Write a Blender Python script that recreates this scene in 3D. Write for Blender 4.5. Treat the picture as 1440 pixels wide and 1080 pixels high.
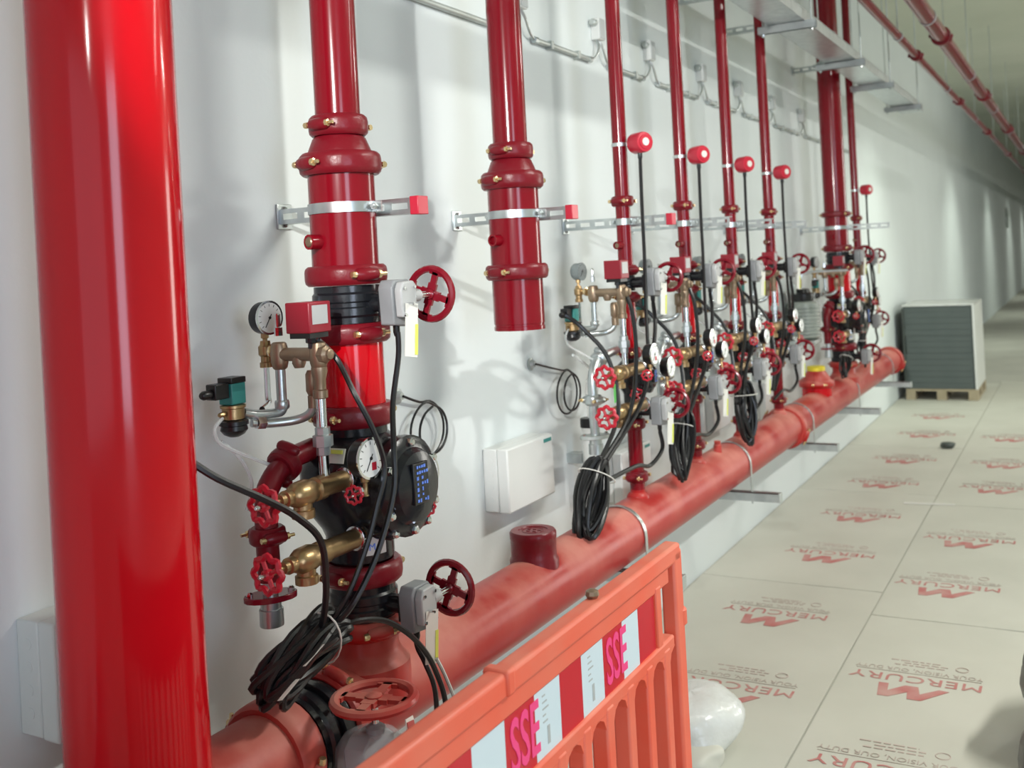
import bpy, math, random
from mathutils import Vector, Matrix
random.seed(7)
S = bpy.context.scene
for o in list(bpy.data.objects): bpy.data.objects.remove(o)
COL = S.collection
PI = math.pi

# ------------------------------------------------------------------ camera
F_PX = 1450.0; YAW = math.atan2(805, 1450); ROLL = 0.053
cd = bpy.data.cameras.new('camera'); cam = bpy.data.objects.new('camera', cd); COL.objects.link(cam)
cd.sensor_fit = 'HORIZONTAL'; cd.sensor_width = 36.0; cd.lens = F_PX/1440*36.0
cd.shift_x = 0.0; cd.shift_y = (373-540)/1440.0
cd.clip_start = 0.05; cd.clip_end = 300
cd.dof.use_dof = True; cd.dof.focus_distance = 2.5; cd.dof.aperture_fstop = 4.2
R3 = Matrix((( math.cos(YAW), 0, math.sin(YAW)), (math.sin(YAW), 0, -math.cos(YAW)), (0, 1, 0)))
cam.matrix_world = Matrix.Translation((1.89, 0, 1.70)) @ R3.to_4x4() @ Matrix.Rotation(-ROLL, 4, 'Z')
S.camera = cam
# ------------------------------------------------------------------ world, lights, exposure
w = bpy.data.worlds.new('world'); S.world = w; w.use_nodes = True
bg = w.node_tree.nodes['Background']; bg.inputs[0].default_value = (0.80, 0.88, 1.0, 1); bg.inputs[1].default_value = 1.9
S.view_settings.view_transform = 'Standard'; S.view_settings.look = 'None'
S.view_settings.exposure = -0.40; S.view_settings.gamma = 1.0; S.view_settings.use_curve_mapping = False
def area(name, loc, target, sx, sy, power, col):
    l = bpy.data.lights.new(name, 'AREA'); l.shape = 'RECTANGLE'; l.size = sx; l.size_y = sy; l.energy = power; l.color = col
    o = bpy.data.objects.new(name, l); COL.objects.link(o); o.location = loc
    o.rotation_euler = (Vector(target)-Vector(loc)).to_track_quat('-Z', 'Y').to_euler(); return o
WARM = (1.0, 0.985, 0.92)
LAMP_Y = [3.7, 11.3, 18.9, 26.5, 34.1, 41.7, 49.3, 56.9]
LAMP_X, LAMP_Z = 1.75, 3.12
def spot(name, loc, target, power, col, deg, blend, soft):
    l = bpy.data.lights.new(name, 'SPOT'); l.energy = power; l.color = col; l.spot_size = math.radians(deg); l.spot_blend = blend; l.shadow_soft_size = soft
    o = bpy.data.objects.new(name, l); COL.objects.link(o); o.location = loc; o.rotation_euler = (Vector(target)-Vector(loc)).to_track_quat('-Z', 'Y').to_euler()
area('batten_light', (LAMP_X, LAMP_Y[0], LAMP_Z-.05), (.35, LAMP_Y[0], .6), 0.14, 1.5, 14, WARM)
for y in LAMP_Y[1:]: spot('batten_light', (LAMP_X, y, LAMP_Z-.06), (0, y, 1.0), 150, (0.92, 1.0, 0.87), 96, 1.0, .12)
FILL_ROW = [(3.7, 4.0), (3.7, 9.5), (3.7, 15.0), (3.7, 21.0), (3.7, 27.0), (3.7, 33.0), (3.7, 39.0), (3.7, 46.0), (3.7, 53.0)]  # unseen second lamp row, added to brighten the floor and the far end
for x, y in FILL_ROW: area('added_fill_light', (x, y, 3.88), (x, y, 0), 0.14, 1.5, 205 if y < 5 else (130 if y < 12 else 32), WARM)
spot('work_light', (1.70, -1.10, 2.75), (0.0, 5.0, 1.6), 820, (1.0, 0.99, 0.95), 29, .30, .022)
area('window_daylight', (8.6, -3.3, 2.1), (0.2, 1.6, 1.6), 2.2, 3.6, 260, (0.70, 0.81, 1.0))
area('door_daylight', (8.6, 17.8, 2.0), (0.2, 3.0, 1.6), 2.6, 3.6, 340, (1.0, 0.97, 0.88))

# ------------------------------------------------------------------ materials
def mat(name, col, rough=.5, metal=0., noise=None, bump=None, coat=0., spec=.5, dust=None, trans=0., alpha=1., emit=None):
    m = bpy.data.materials.new(name); m.use_nodes = True
    nt = m.node_tree; N = nt.nodes; L = nt.links; b = N['Principled BSDF']
    b.inputs['Base Color'].default_value = (*col, 1); b.inputs['Roughness'].default_value = rough
    b.inputs['Metallic'].default_value = metal; b.inputs['Coat Weight'].default_value = coat
    b.inputs['Coat Roughness'].default_value = .08; b.inputs['Specular IOR Level'].default_value = spec
    b.inputs['Transmission Weight'].default_value = trans; b.inputs['Alpha'].default_value = alpha
    if emit: b.inputs['Emission Color'].default_value = (*emit[0], 1); b.inputs['Emission Strength'].default_value = emit[1]
    tc = N.new('ShaderNodeTexCoord'); out = None
    if noise:                                   # (scale, second colour, amount)
        n = N.new('ShaderNodeTexNoise'); n.inputs['Scale'].default_value = noise[0]; n.inputs['Detail'].default_value = 5
        L.new(tc.outputs['Object'], n.inputs['Vector'])
        r = N.new('ShaderNodeMapRange'); r.inputs[1].default_value = .38; r.inputs[2].default_value = .68; r.inputs[4].default_value = noise[2]
        L.new(n.outputs['Fac'], r.inputs[0])
        x = N.new('ShaderNodeMix'); x.data_type = 'RGBA'; x.inputs[6].default_value = (*col, 1); x.inputs[7].default_value = (*noise[1], 1)
        L.new(r.outputs[0], x.inputs[0]); out = x.outputs[2]
    if dust:                                    # (colour, amount, scale): settled dust lies on upward faces, patchy
        g = N.new('ShaderNodeNewGeometry'); s = N.new('ShaderNodeSeparateXYZ'); L.new(g.outputs['Normal'], s.inputs[0])
        r = N.new('ShaderNodeMapRange'); r.inputs[1].default_value = -.25; r.inputs[2].default_value = .95; L.new(s.outputs[2], r.inputs[0])
        n = N.new('ShaderNodeTexNoise'); n.inputs['Scale'].default_value = dust[2]; n.inputs['Detail'].default_value = 6
        L.new(tc.outputs['Object'], n.inputs['Vector'])
        r2 = N.new('ShaderNodeMapRange'); r2.inputs[1].default_value = .38; r2.inputs[2].default_value = .64; r2.inputs[3].default_value = .12; L.new(n.outputs['Fac'], r2.inputs[0])
        mu = N.new('ShaderNodeMath'); mu.operation = 'MULTIPLY'; L.new(r.outputs[0], mu.inputs[0]); L.new(r2.outputs[0], mu.inputs[1])
        m2 = N.new('ShaderNodeMath'); m2.operation = 'MULTIPLY'; L.new(mu.outputs[0], m2.inputs[0]); m2.inputs[1].default_value = dust[1]
        x = N.new('ShaderNodeMix'); x.data_type = 'RGBA'; x.inputs[6].default_value = (*col, 1); x.inputs[7].default_value = (*dust[0], 1)
        if out: L.new(out, x.inputs[6])
        L.new(m2.outputs[0], x.inputs[0]); out = x.outputs[2]
        rr = N.new('ShaderNodeMapRange'); rr.inputs[3].default_value = rough; rr.inputs[4].default_value = .75; L.new(m2.outputs[0], rr.inputs[0]); L.new(rr.outputs[0], b.inputs['Roughness'])
    if out: L.new(out, b.inputs['Base Color'])
    if bump:
        n = N.new('ShaderNodeTexNoise'); n.inputs['Scale'].default_value = bump[0]; n.inputs['Detail'].default_value = 3; L.new(tc.outputs['Object'], n.inputs['Vector'])
        bm = N.new('ShaderNodeBump'); bm.inputs['Strength'].default_value = bump[1]; bm.inputs['Distance'].default_value = .01
        L.new(n.outputs['Fac'], bm.inputs['Height']); L.new(bm.outputs[0], b.inputs['Normal'])
    return m
M = {
 'wall': mat('wall_paint', (.72, .775, .775), .85, noise=(1.3, (.685, .735, .735), .6), bump=(60, .04)),
 'ceiling': mat('ceiling_board', (.60, .63, .52), .9, noise=(.8, (.52, .56, .45), .7)),
 'slab': mat('concrete', (.50, .50, .44), .9, noise=(2, (.42, .42, .37), .7)),
 'sheet': mat('protection_board', (.60, .60, .525), .55, noise=(1.6, (.52, .52, .45), .7), bump=(5, .10)),
 'print_red': mat('print_red', (.50, .17, .16), .6, noise=(9, (.56, .36, .32), .8)),
 'print_faint': mat('print_faint', (.53, .44, .39), .6),
 'print_dark': mat('print_dark', (.48, .41, .36), .6),
 'red': mat('red_gloss_paint', (.55, .003, .009), .13, noise=(2.2, (.50, .003, .010), .5), coat=.12, spec=.3),
 'red_riser': mat('red_riser_paint', (.205, .003, .010), .17, noise=(3, (.17, .003, .009), .6), coat=.12, spec=.35),
 'red_coupling': mat('red_cast_paint', (.17, .005, .012), .33, bump=(55, .12), spec=.35),
 'red_dusty': mat('red_dusty_paint', (.38, .008, .009), .28, noise=(4, (.45, .020, .017), .7), dust=((.74, .38, .30), .62, 4.0), spec=.3),
 'red_wheel': mat('red_wheel_paint', (.20, .006, .016), .2, coat=.3),
 'red_knob': mat('red_knob_paint', (.50, .012, .03), .3),
 'red_box': mat('red_switch_case', (.25, .008, .020), .38),
 'red_bell': mat('red_plastic_cap', (.52, .02, .045), .3),
 'black': mat('black_cast_iron', (.012, .013, .016), .22, bump=(40, .08)),
 'rubber': mat('black_cable_jacket', (.008, .008, .009), .32),
 'grey': mat('grey_gearbox', (.25, .26, .27), .4, noise=(14, (.21, .22, .23), .6)),
 'grey_light': mat('pale_gearbox_cover', (.42, .43, .43), .35),
 'galv': mat('galvanised_steel', (.58, .62, .62), .32, metal=.85, noise=(18, (.44, .48, .49), .8)),
 'galv_dull': mat('dull_galvanised', (.52, .56, .54), .45, metal=.55, noise=(12, (.42, .46, .45), .8)),
 'chrome': mat('bright_steel', (.74, .75, .76), .14, metal=1.),
 'brass': mat('brass', (.44, .30, .15), .34, metal=.85, noise=(25, (.33, .22, .11), .7), bump=(60, .1)),
 'bronze': mat('bronze', (.35, .26, .18), .38, metal=.75, noise=(25, (.28, .19, .12), .7)),
 'gold': mat('gold_zinc_bolt', (.80, .60, .33), .25, metal=.9),
 'white_dial': mat('gauge_dial', (.82, .84, .82), .4),
 'dial_grey': mat('dial_grey', (.20, .23, .23), .3),
 'paper': mat('tag_paper', (.70, .69, .64), .6),
 'yellow': mat('yellow_plastic', (.75, .60, .03), .4),
 'lime': mat('lime_label', (.66, .70, .12), .6),
 'green': mat('green_tag', (.10, .50, .10), .5),
 'teal': mat('teal_coil', (.03, .22, .20), .45),
 'blue': mat('blue_print', (.12, .25, .80), .5),
 'abs_white': mat('white_abs', (.68, .70, .68), .38, bump=(90, .03)),
 'abs_line': mat('moulding_line', (.45, .48, .48), .5),
 'milky': mat('milky_plastic', (.66, .68, .65), .35),
 'tube': mat('clear_tube', (.80, .83, .82), .2, alpha=.55),
 'orange': mat('orange_plastic', (.88, .12, .060), .42, noise=(5, (.82, .17, .10), .7), dust=((.88, .45, .32), .45, 7.)),
 'reflect_white': mat('reflective_white', (.68, .80, .86), .35),
 'reflect_red': mat('reflective_red', (.62, .01, .025), .35),
 'hotpink': mat('hot_pink_print', (.95, .06, .25), .4),
 'film': mat('clear_film', (.70, .72, .76), .14, alpha=.32, bump=(22, .5)),
 'bag_white': mat('white_polythene', (.72, .74, .72), .25, noise=(8, (.62, .63, .58), .7), bump=(14, .8)),
 'black_bag': mat('black_polythene', (.010, .011, .013), .3, bump=(12, .6)),
 'load': mat('grey_sheet_goods', (.085, .105, .10), .6, noise=(6, (.075, .095, .09), .8)),
 'load_dark': mat('dark_wrap', (.05, .062, .055), .45),
 'compressor': mat('grey_compressor_paint', (.30, .33, .30), .4, noise=(12, (.24, .27, .24), .6)),
 'wood': mat('pallet_wood', (.40, .34, .23), .8, noise=(9, (.30, .25, .16), .8)),
 'lamp_body': mat('batten_body', (.75, .76, .74), .5),
 'lamp_glow': mat('batten_diffuser', (.9, .9, .85), .5, emit=((1, .96, .85), 5.)),
}
# ------------------------------------------------------------------ mesh builder
def V(*a): return Vector(a if len(a) > 1 else a[0])
def frame(ax):
    ax = Vector(ax).normalized(); t = Vector((0, 0, 1)) if abs(ax.z) < .9 else Vector((1, 0, 0))
    u = t.cross(ax).normalized(); return u, ax.cross(u), ax
class MB:
    def __init__(s): s.v = []; s.f = []
    def ring(s, c, u, v, r, n, ph=0.):
        i = len(s.v)
        for k in range(n):
            a = 2*PI*k/n+ph; s.v.append(c+u*(r*math.cos(a))+v*(r*math.sin(a)))
        return list(range(i, i+n))
    def bridge(s, a, b):
        n = len(a)
        if len(a) == 1 and len(b) == 1: return
        if len(a) == 1:
            for k in range(len(b)): s.f.append((a[0], b[(k+1) % len(b)], b[k])) ; 
            return
        if len(b) == 1:
            for k in range(n): s.f.append((a[k], a[(k+1) % n], b[0]))
            return
        for k in range(n): s.f.append((a[k], a[(k+1) % n], b[(k+1) % n], b[k]))
    def lathe(s, o, ax, prof, n=20, caps=True, ph=0.):
        o = Vector(o); u, v, a = frame(ax); rs = []
        for r, t in prof:
            if r < 1e-6: s.v.append(o+a*t); rs.append([len(s.v)-1])
            else: rs.append(s.ring(o+a*t, u, v, r, n, ph))
        for i in range(len(rs)-1): s.bridge(rs[i], rs[i+1])
        if caps:
            if len(rs[0]) > 1: s.f.append(tuple(reversed(rs[0])))
            if len(rs[-1]) > 1: s.f.append(tuple(rs[-1]))
        return s
    def cyl(s, p0, p1, r, r1=None, n=16, caps=True):
        p0 = Vector(p0); p1 = Vector(p1); d = p1-p0
        return s.lathe(p0, d, [(r, 0), (r if r1 is None else r1, d.length)], n, caps)
    def box(s, c, d, R=None):
        c = Vector(c); i = len(s.v)
        for x in (-.5, .5):
            for y in (-.5, .5):
                for z in (-.5, .5):
                    p = Vector((x*d[0], y*d[1], z*d[2])); s.v.append(c+(R @ p if R else p))
        for q in ((0, 1, 3, 2), (4, 6, 7, 5), (0, 4, 5, 1), (2, 3, 7, 6), (0, 2, 6, 4), (1, 5, 7, 3)): s.f.append(tuple(i+k for k in q))
        return s
    def bb(s, a, b): return s.box([(a[k]+b[k])/2 for k in range(3)], [abs(b[k]-a[k]) for k in range(3)])
    def tube(s, path, r, n=8, closed=False, caps=True):
        P = [Vector(p) for p in path]; m = len(P); rs = []
        t0 = (P[1]-P[0]).normalized(); u = frame(t0)[0]
        for i in range(m):
            if closed: t = (P[(i+1) % m]-P[i-1]).normalized()
            else: t = (P[min(i+1, m-1)]-P[max(i-1, 0)]).normalized()
            u = (u-t*u.dot(t)); u = u.normalized() if u.length > 1e-6 else frame(t)[0]
            rr = r[i] if isinstance(r, (list, tuple)) else r
            rs.append(s.ring(P[i], u, t.cross(u), rr, n))
        for i in range(m-1): s.bridge(rs[i], rs[i+1])
        if closed: s.bridge(rs[-1], rs[0])
        elif caps: s.f.append(tuple(reversed(rs[0]))); s.f.append(tuple(rs[-1]))
        return s
    def torus(s, c, ax, R, r, n=28, m=10, sq=1.):
        c = Vector(c); u, v, a = frame(ax); rs = []
        for i in range(n):
            t = 2*PI*i/n; d = u*math.cos(t)+v*math.sin(t); k = len(s.v)
            for j in range(m):
                q = 2*PI*j/m; s.v.append(c+d*(R+r*math.cos(q))+a*(r*sq*math.sin(q)))
            rs.append(list(range(k, k+m)))
        for i in range(n): s.bridge(rs[i], rs[(i+1) % n])
        return s
    def prism(s, poly, o, u, v, h):
        o, u, v = Vector(o), Vector(u), Vector(v); w_ = u.cross(v).normalized(); n = len(poly); i = len(s.v)
        for k in (0, 1):
            for x, y in poly: s.v.append(o+u*x+v*y+w_*(h*k))
        s.f.append(tuple(reversed(range(i, i+n)))); s.f.append(tuple(range(i+n, i+2*n)))
        for k in range(n): s.f.append((i+k, i+(k+1) % n, i+n+(k+1) % n, i+n+k))
        return s
    def build(s, name, m, parent=None, bevel=0., flat=False):
        org = Vector((0, 0, 0)); p = parent
        while p is not None: org = org+p.location; p = p.parent
        me = bpy.data.meshes.new(name)
        if parent is None:                      # a thing that is one mesh: origin at its base
            xs = [q for q in s.v]; org = Vector((sum(q.x for q in xs)/len(xs), sum(q.y for q in xs)/len(xs), min(q.z for q in xs)))
        me.from_pydata([tuple(q-org) for q in s.v], [], s.f); me.update()
        me.materials.append(M[m] if isinstance(m, str) else m)
        o = bpy.data.objects.new(name, me); COL.objects.link(o); o.parent = parent
        if parent is None: o.location = org
        if not flat:
            me.polygons.foreach_set('use_smooth', [True]*len(me.polygons)); me.set_sharp_from_angle(angle=math.radians(38))
        if bevel:
            b = o.modifiers.new('bevel', 'BEVEL'); b.width = bevel; b.segments = 2; b.limit_method = 'ANGLE'
        return o
def cr(pts, n=6, closed=False):
    P = [Vector(p) for p in pts]; out = []; m = len(P)
    for i in range(m if closed else m-1):
        if closed: a, b, c, d = P[i-1], P[i], P[(i+1) % m], P[(i+2) % m]
        else: a, b, c, d = P[max(i-1, 0)], P[i], P[i+1], P[min(i+2, m-1)]
        for k in range(n):
            t = k/n; out.append(.5*((2*b)+(c-a)*t+(2*a-5*b+4*c-d)*t*t+(3*b-a-3*c+d)*t**3))
    if not closed: out.append(P[-1])
    return out
def thing(name, label, cat, loc, group=None):
    o = bpy.data.objects.new(name, None); COL.objects.link(o); o.location = loc; o.empty_display_size = .05
    o['label'] = label; o['category'] = cat
    if group: o['group'] = group
    return o
def tag(o, label, cat, group=None):
    o['label'] = label; o['category'] = cat
    if group: o['group'] = group
    return o
def struct(o): o['kind'] = 'structure'; return o
def text_mesh(txt, size, name, m, parent, loc, u, v, depth=.0006, sx=1., space=1., bold=0.):
    c = bpy.data.curves.new('txt', 'FONT'); c.body = txt; c.size = size; c.align_x = 'CENTER'; c.align_y = 'CENTER'
    c.extrude = depth; c.space_character = space; c.offset = bold; c.resolution_u = 3
    t = bpy.data.objects.new('txt', c); COL.objects.link(t); dg = bpy.context.evaluated_depsgraph_get()
    me = bpy.data.meshes.new_from_object(t.evaluated_get(dg)); bpy.data.objects.remove(t)
    u = Vector(u).normalized(); v = Vector(v).normalized(); w_ = u.cross(v); org = Vector((0, 0, 0)); p = parent
    while p is not None: org = org+p.location; p = p.parent
    o0 = Vector(loc)-org
    for q in me.vertices: q.co = o0+u*(q.co.x*sx)+v*q.co.y+w_*q.co.z
    me.materials.clear(); me.materials.append(M[m]); o = bpy.data.objects.new(name, me); COL.objects.link(o); o.parent = parent
    return o
X, Y, Z = Vector((1, 0, 0)), Vector((0, 1, 0)), Vector((0, 0, 1))

# ------------------------------------------------------------------ the room
WX, FZ, CZ = -.045, -.06, 4.30
struct(MB().bb((WX-.2, -9, FZ-.2), (WX, 62, CZ+.2)).build('wall_left', 'wall', flat=True))
struct(MB().bb((WX-.2, -9, FZ-.2), (9.2, 62, FZ-.006)).build('floor', 'slab', flat=True))
struct(MB().bb((WX-.2, -9, CZ), (9.2, 62, CZ+.2)).build('ceiling', 'ceiling', flat=True))
struct(MB().bb((WX-.2, 62, FZ-.2), (9.2, 62.2, CZ+.2)).build('wall_far', 'wall', flat=True))
# right wall with the daylight window opening
wr = MB(); wr.bb((9., -9, FZ-.2), (9.2, -4.6, CZ+.2)); wr.bb((9., -2.0, FZ-.2), (9.2, 16.2, CZ+.2)); wr.bb((9., 19.4, FZ-.2), (9.2, 62, CZ+.2))
for (a, b) in ((-4.6, -2.0), (16.2, 19.4)): wr.bb((9., a, FZ-.2), (9.2, b, .1)); wr.bb((9., a, 4.), (9.2, b, CZ+.2))
struct(wr.build('wall_right', 'wall', flat=True))
wf = MB()
for y in (-4.6, -3.33, -2.06): wf.bb((9.04, y, .1), (9.12, y+.06, 4.0))
for z in (.1, 2.0, 3.94): wf.bb((9.04, -4.6, z), (9.12, -2.0, z+.06))
struct(wf.build('window_1', 'lamp_body', flat=True))
wf = MB()
for y in (16.2, 17.77, 19.34): wf.bb((9.04, y, .1), (9.12, y+.06, 4.0))
for z in (.1, 3.94): wf.bb((9.04, 16.2, z), (9.12, 19.4, z+.06))
struct(wf.build('window_2', 'lamp_body', flat=True))

RX = .25
R1, R2, R3Y, R4, R5, R6, R7, R8 = 2.085, 2.985, 3.911, 4.638, 5.379, 6.152, 8.06, 8.865
R0 = 1.368
WHO = {R1: 'second pipe from left', R2: 'cut-off pipe', R3Y: 'first slim riser', R4: 'second slim riser', R5: 'third slim riser', R6: 'fourth slim riser', R7: 'thick far riser', R8: 'farthest slim riser'}

# ------------------------------------------------------------------ pipe fittings
def coupling(parent, c, ax, r, w=.052, ang=-92, m='red_coupling', bolts=True, n=28):
    c = Vector(c); u, v, a = frame(ax); h = w/2; t = .014+.07*r
    p = MB().lathe(c-a*h, ax, [(r*.98, 0), (r+t*.55, 0), (r+t*.9, w*.12), (r+t, w*.3), (r+t, w*.7), (r+t*.9, w*.88), (r+t*.55, w), (r*.98, w)], n, caps=False)
    d0 = Vector((math.cos(math.radians(ang)), math.sin(math.radians(ang)), 0)) if abs(a.z) > .5 else Vector((math.sin(math.radians(ang)), 0, math.cos(math.radians(ang))))
    for sgn in (1, -1):
        d = d0*sgn; tg = a.cross(d).normalized(); k = .017+.06*r; pc = c+d*(r+t*.85)
        p.lathe(pc-tg*k*1.5, tg, [(k*.45, 0), (k*.72, k*.3), (k*.8, k*1.2), (k*.8, k*1.8), (k*.72, k*2.7), (k*.45, k*3)], 10)
    o = p.build('coupling', m, parent)
    if bolts:
        for sgn in (1, -1):
            d = d0*sgn; tg = a.cross(d).normalized(); k = .017+.06*r; pc = c+d*(r+t*1.15)
            b = MB().lathe(pc-tg*k*2.1, tg, [(k*.36, 0), (k*.40, k*.3), (k*.38, k*.55), (k*.25, k*.6), (k*.25, k*3.4), (k*.46, k*3.4), (k*.46, k*3.75), (k*.22, k*3.8), (k*.22, k*4.5)], 8)
            b.build('bolt', 'gold', o)
    return o
def handwheel(parent, c, ax, R, m='red_wheel', spokes=4, name='handwheel', ph=.5, rim=.115):
    c = Vector(c); u, v, a = frame(ax); b = MB().torus(c, ax, R*(1-rim*.9), R*rim*1.15, 32, 8, .85)
    b.lathe(c-a*R*.16, ax, [(R*.15, 0), (R*.19, R*.04), (R*.19, R*.24), (R*.12, R*.28)], 12)
    for k in range(spokes):
        t = 2*PI*k/spokes+ph; d = u*math.cos(t)+v*math.sin(t); s_ = a.cross(d)
        Rm = Matrix((d, s_, a)).transposed(); b.box(c+d*R*.5, (R*.74, R*.23, R*.10), Rm)
        b.box(c+d*R*.80, (R*.20, R*.50, R*.10), Rm); b.box(c+d*R*.26, (R*.26, R*.34, R*.11), Rm)
    return b.build(name, m, parent)
def knob(parent, c, ax, R, m='red_knob', name='handwheel'):
    c = Vector(c); u, v, a = frame(ax); n = 40; pts = []
    b = MB(); path = []
    for k in range(n):
        t = 2*PI*k/n; rr = R*(.90+.10*math.cos(8*t)); path.append(c+u*rr*math.cos(t)+v*rr*math.sin(t))
    b.tube(path, R*.17, 6, closed=True)
    for k in range(4):
        t = PI*k/2+.4; d = u*math.cos(t)+v*math.sin(t); b.cyl(c+d*R*.1, c+d*R*.85, R*.13, n=6)
    b.lathe(c-a*R*.2, a, [(R*.26, 0), (R*.30, R*.1), (R*.30, R*.4), (R*.18, R*.5)], 10)
    o = b.build(name, m, parent)
    MB().lathe(c+a*R*.1, a, [(R*.15, 0), (R*.15, R*.45), (R*.08, R*.55)], 8).build('nut', 'chrome', o)
    return o
def bracket(yr, r, zz, lab, cap=True, x1=.44, clamp=True, off=.0):
    """slotted strut arm bolted to the wall with a pipe clamp"""
    y = yr+r+.026+off; t = thing('pipe_bracket', lab, 'bracket', (WX, y, zz-.03))
    MB().bb((WX, y-.030, zz-.034), (WX+.007, y+.030, zz+.036)).build('wall_plate', 'galv', t, .002)
    a = MB(); h = .0205; L = x1-WX-.007; x = WX+.007
    a.bb((x, y-.021, zz+h-.003), (x1, y+.021, zz+h)); a.bb((x, y-.021, zz-h), (x1, y+.021, zz-h+.003))
    a.bb((x, y-.021, zz+.008), (x1, y-.0185, zz+h-.003)); a.bb((x, y-.021, zz-h+.003), (x1, y-.0185, zz-.008))
    n = max(2, int(round(L/.07))); st = L/n                  # bridges between the oval slots
    for k in range(n+1):
        xc = x+k*st; a.bb((max(x, xc-.012), y-.021, zz-.008), (min(x1, xc+.012), y-.0185, zz+.008))
    a.build('channel', 'galv', t)
    for dz in (-.024, .024): MB().lathe((WX+.006, y, zz+dz), X, [(.006, 0), (.006, .006), (.003, .009)], 6).build('anchor_bolt', 'chrome', t)
    if cap: MB().bb((x1-.004, y-.0235, zz-.0235), (x1+.022, y+.0235, zz+.0235)).build('end_cap', 'red_bell', t, .002)
    if clamp:
        c = Vector((RX, yr, zz)); w_ = .026
        MB().lathe(c-Z*w_/2, Z, [(r+.0006, 0), (r+.0036, 0), (r+.0036, w_), (r+.0006, w_)], 32, caps=False).build('clamp_band', 'galv', t)
        for s_ in (-1, 1):
            e = MB().box(c+Vector((s_*(r+.014), .012, 0)), (.030, .004, w_)); e.cyl(c+Vector((s_*(r+.016), -.012, 0)), c+Vector((s_*(r+.016), .03, 0)), .005, n=8)
            e.lathe(c+Vector((s_*(r+.016), -.006, 0)), Y, [(.009, 0), (.009, .008)], 6); e.build('clamp_ear', 'galv', t)
    return t
def flow_port(parent, c, d, r, m='red_riser', inner='rubber'):
    c = Vector(c); d = Vector(d).normalized()
    o = MB().lathe(c, d, [(r*1.08, -.02), (r, .012), (r, .030), (r*.72, .030), (r*.72, .018), (0, .018)], 14, caps=False).build('outlet_port', m, parent)
    return o

# ------------------------------------------------------------------ the thick foreground riser
t = thing('riser_pipe', 'thick glossy red pipe standing closest to the camera', 'pipe', (RX, R0, .625))
MB().cyl((RX, R0, .66), (RX, R0, CZ-.002), .1345, n=64, caps=False).build('pipe', 'red', t)

# ------------------------------------------------------------------ six inch stations
def riser_big(yy, lab, top_r=.0572, cut=False, label2=''):
    t = thing('riser_pipe', lab, 'pipe', (RX, yy, 1.32))
    r = .0842
    zred = 2.005
    MB().cyl((RX, yy, 2.075), (RX, yy, CZ-.002), top_r, n=36, caps=False).build('upper_pipe', 'red_riser', t)
    coupling(t, (RX, yy, 2.075), Z, top_r, .052, -92)
    MB().lathe((RX, yy, 1.985), Z, [(r, -.01), (r, .012), (r*.94, .028), (top_r+.01, .058), (top_r, .066), (top_r, .09)], 32, caps=False).build('reducer', 'red_coupling', t)
    coupling(t, (RX, yy, 1.978), Z, r, .056, -105)
    zb = 1.487 if cut else 1.70
    p = MB()
    if cut: p.lathe((RX, yy, zb), Z, [(r-.006, .5), (r-.006, 0), (r, 0), (r, .012), (r-.002, .013), (r-.002, .02), (r, .021), (r, .5)], 36, caps=False)
    else: p.cyl((RX, yy, zb), (RX, yy, 1.985), r, n=36, caps=False)
    p.build('pipe', 'red_riser', t)
    pd = Vector((-.20, -.98, 0)).normalized()
    flow_port(t, V(RX, yy, 1.783)+pd*r, pd, .019)
    if not cut: MB().lathe(V(RX, yy, 1.783)+pd*(r+.016), pd, [(.0145, 0), (.0145, .012), (.011, .016)], 8).build('port_plug', 'bronze', t)
    if cut: coupling(t, (RX, yy, 1.678), Z, r, .05, -100)
    else:
        coupling(t, (RX, yy, 1.697), Z, r, .05, -22)
        coupling(t, (RX, yy, 1.551), Z, r, .05, -22)
        MB().cyl((RX, yy, 1.345), (RX, yy, 1.552), r, n=36, caps=False).build('spool_pipe', 'red', t)
        coupling(t, (RX, yy, 1.345), Z, r, .054, -95)
    return t
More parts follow.
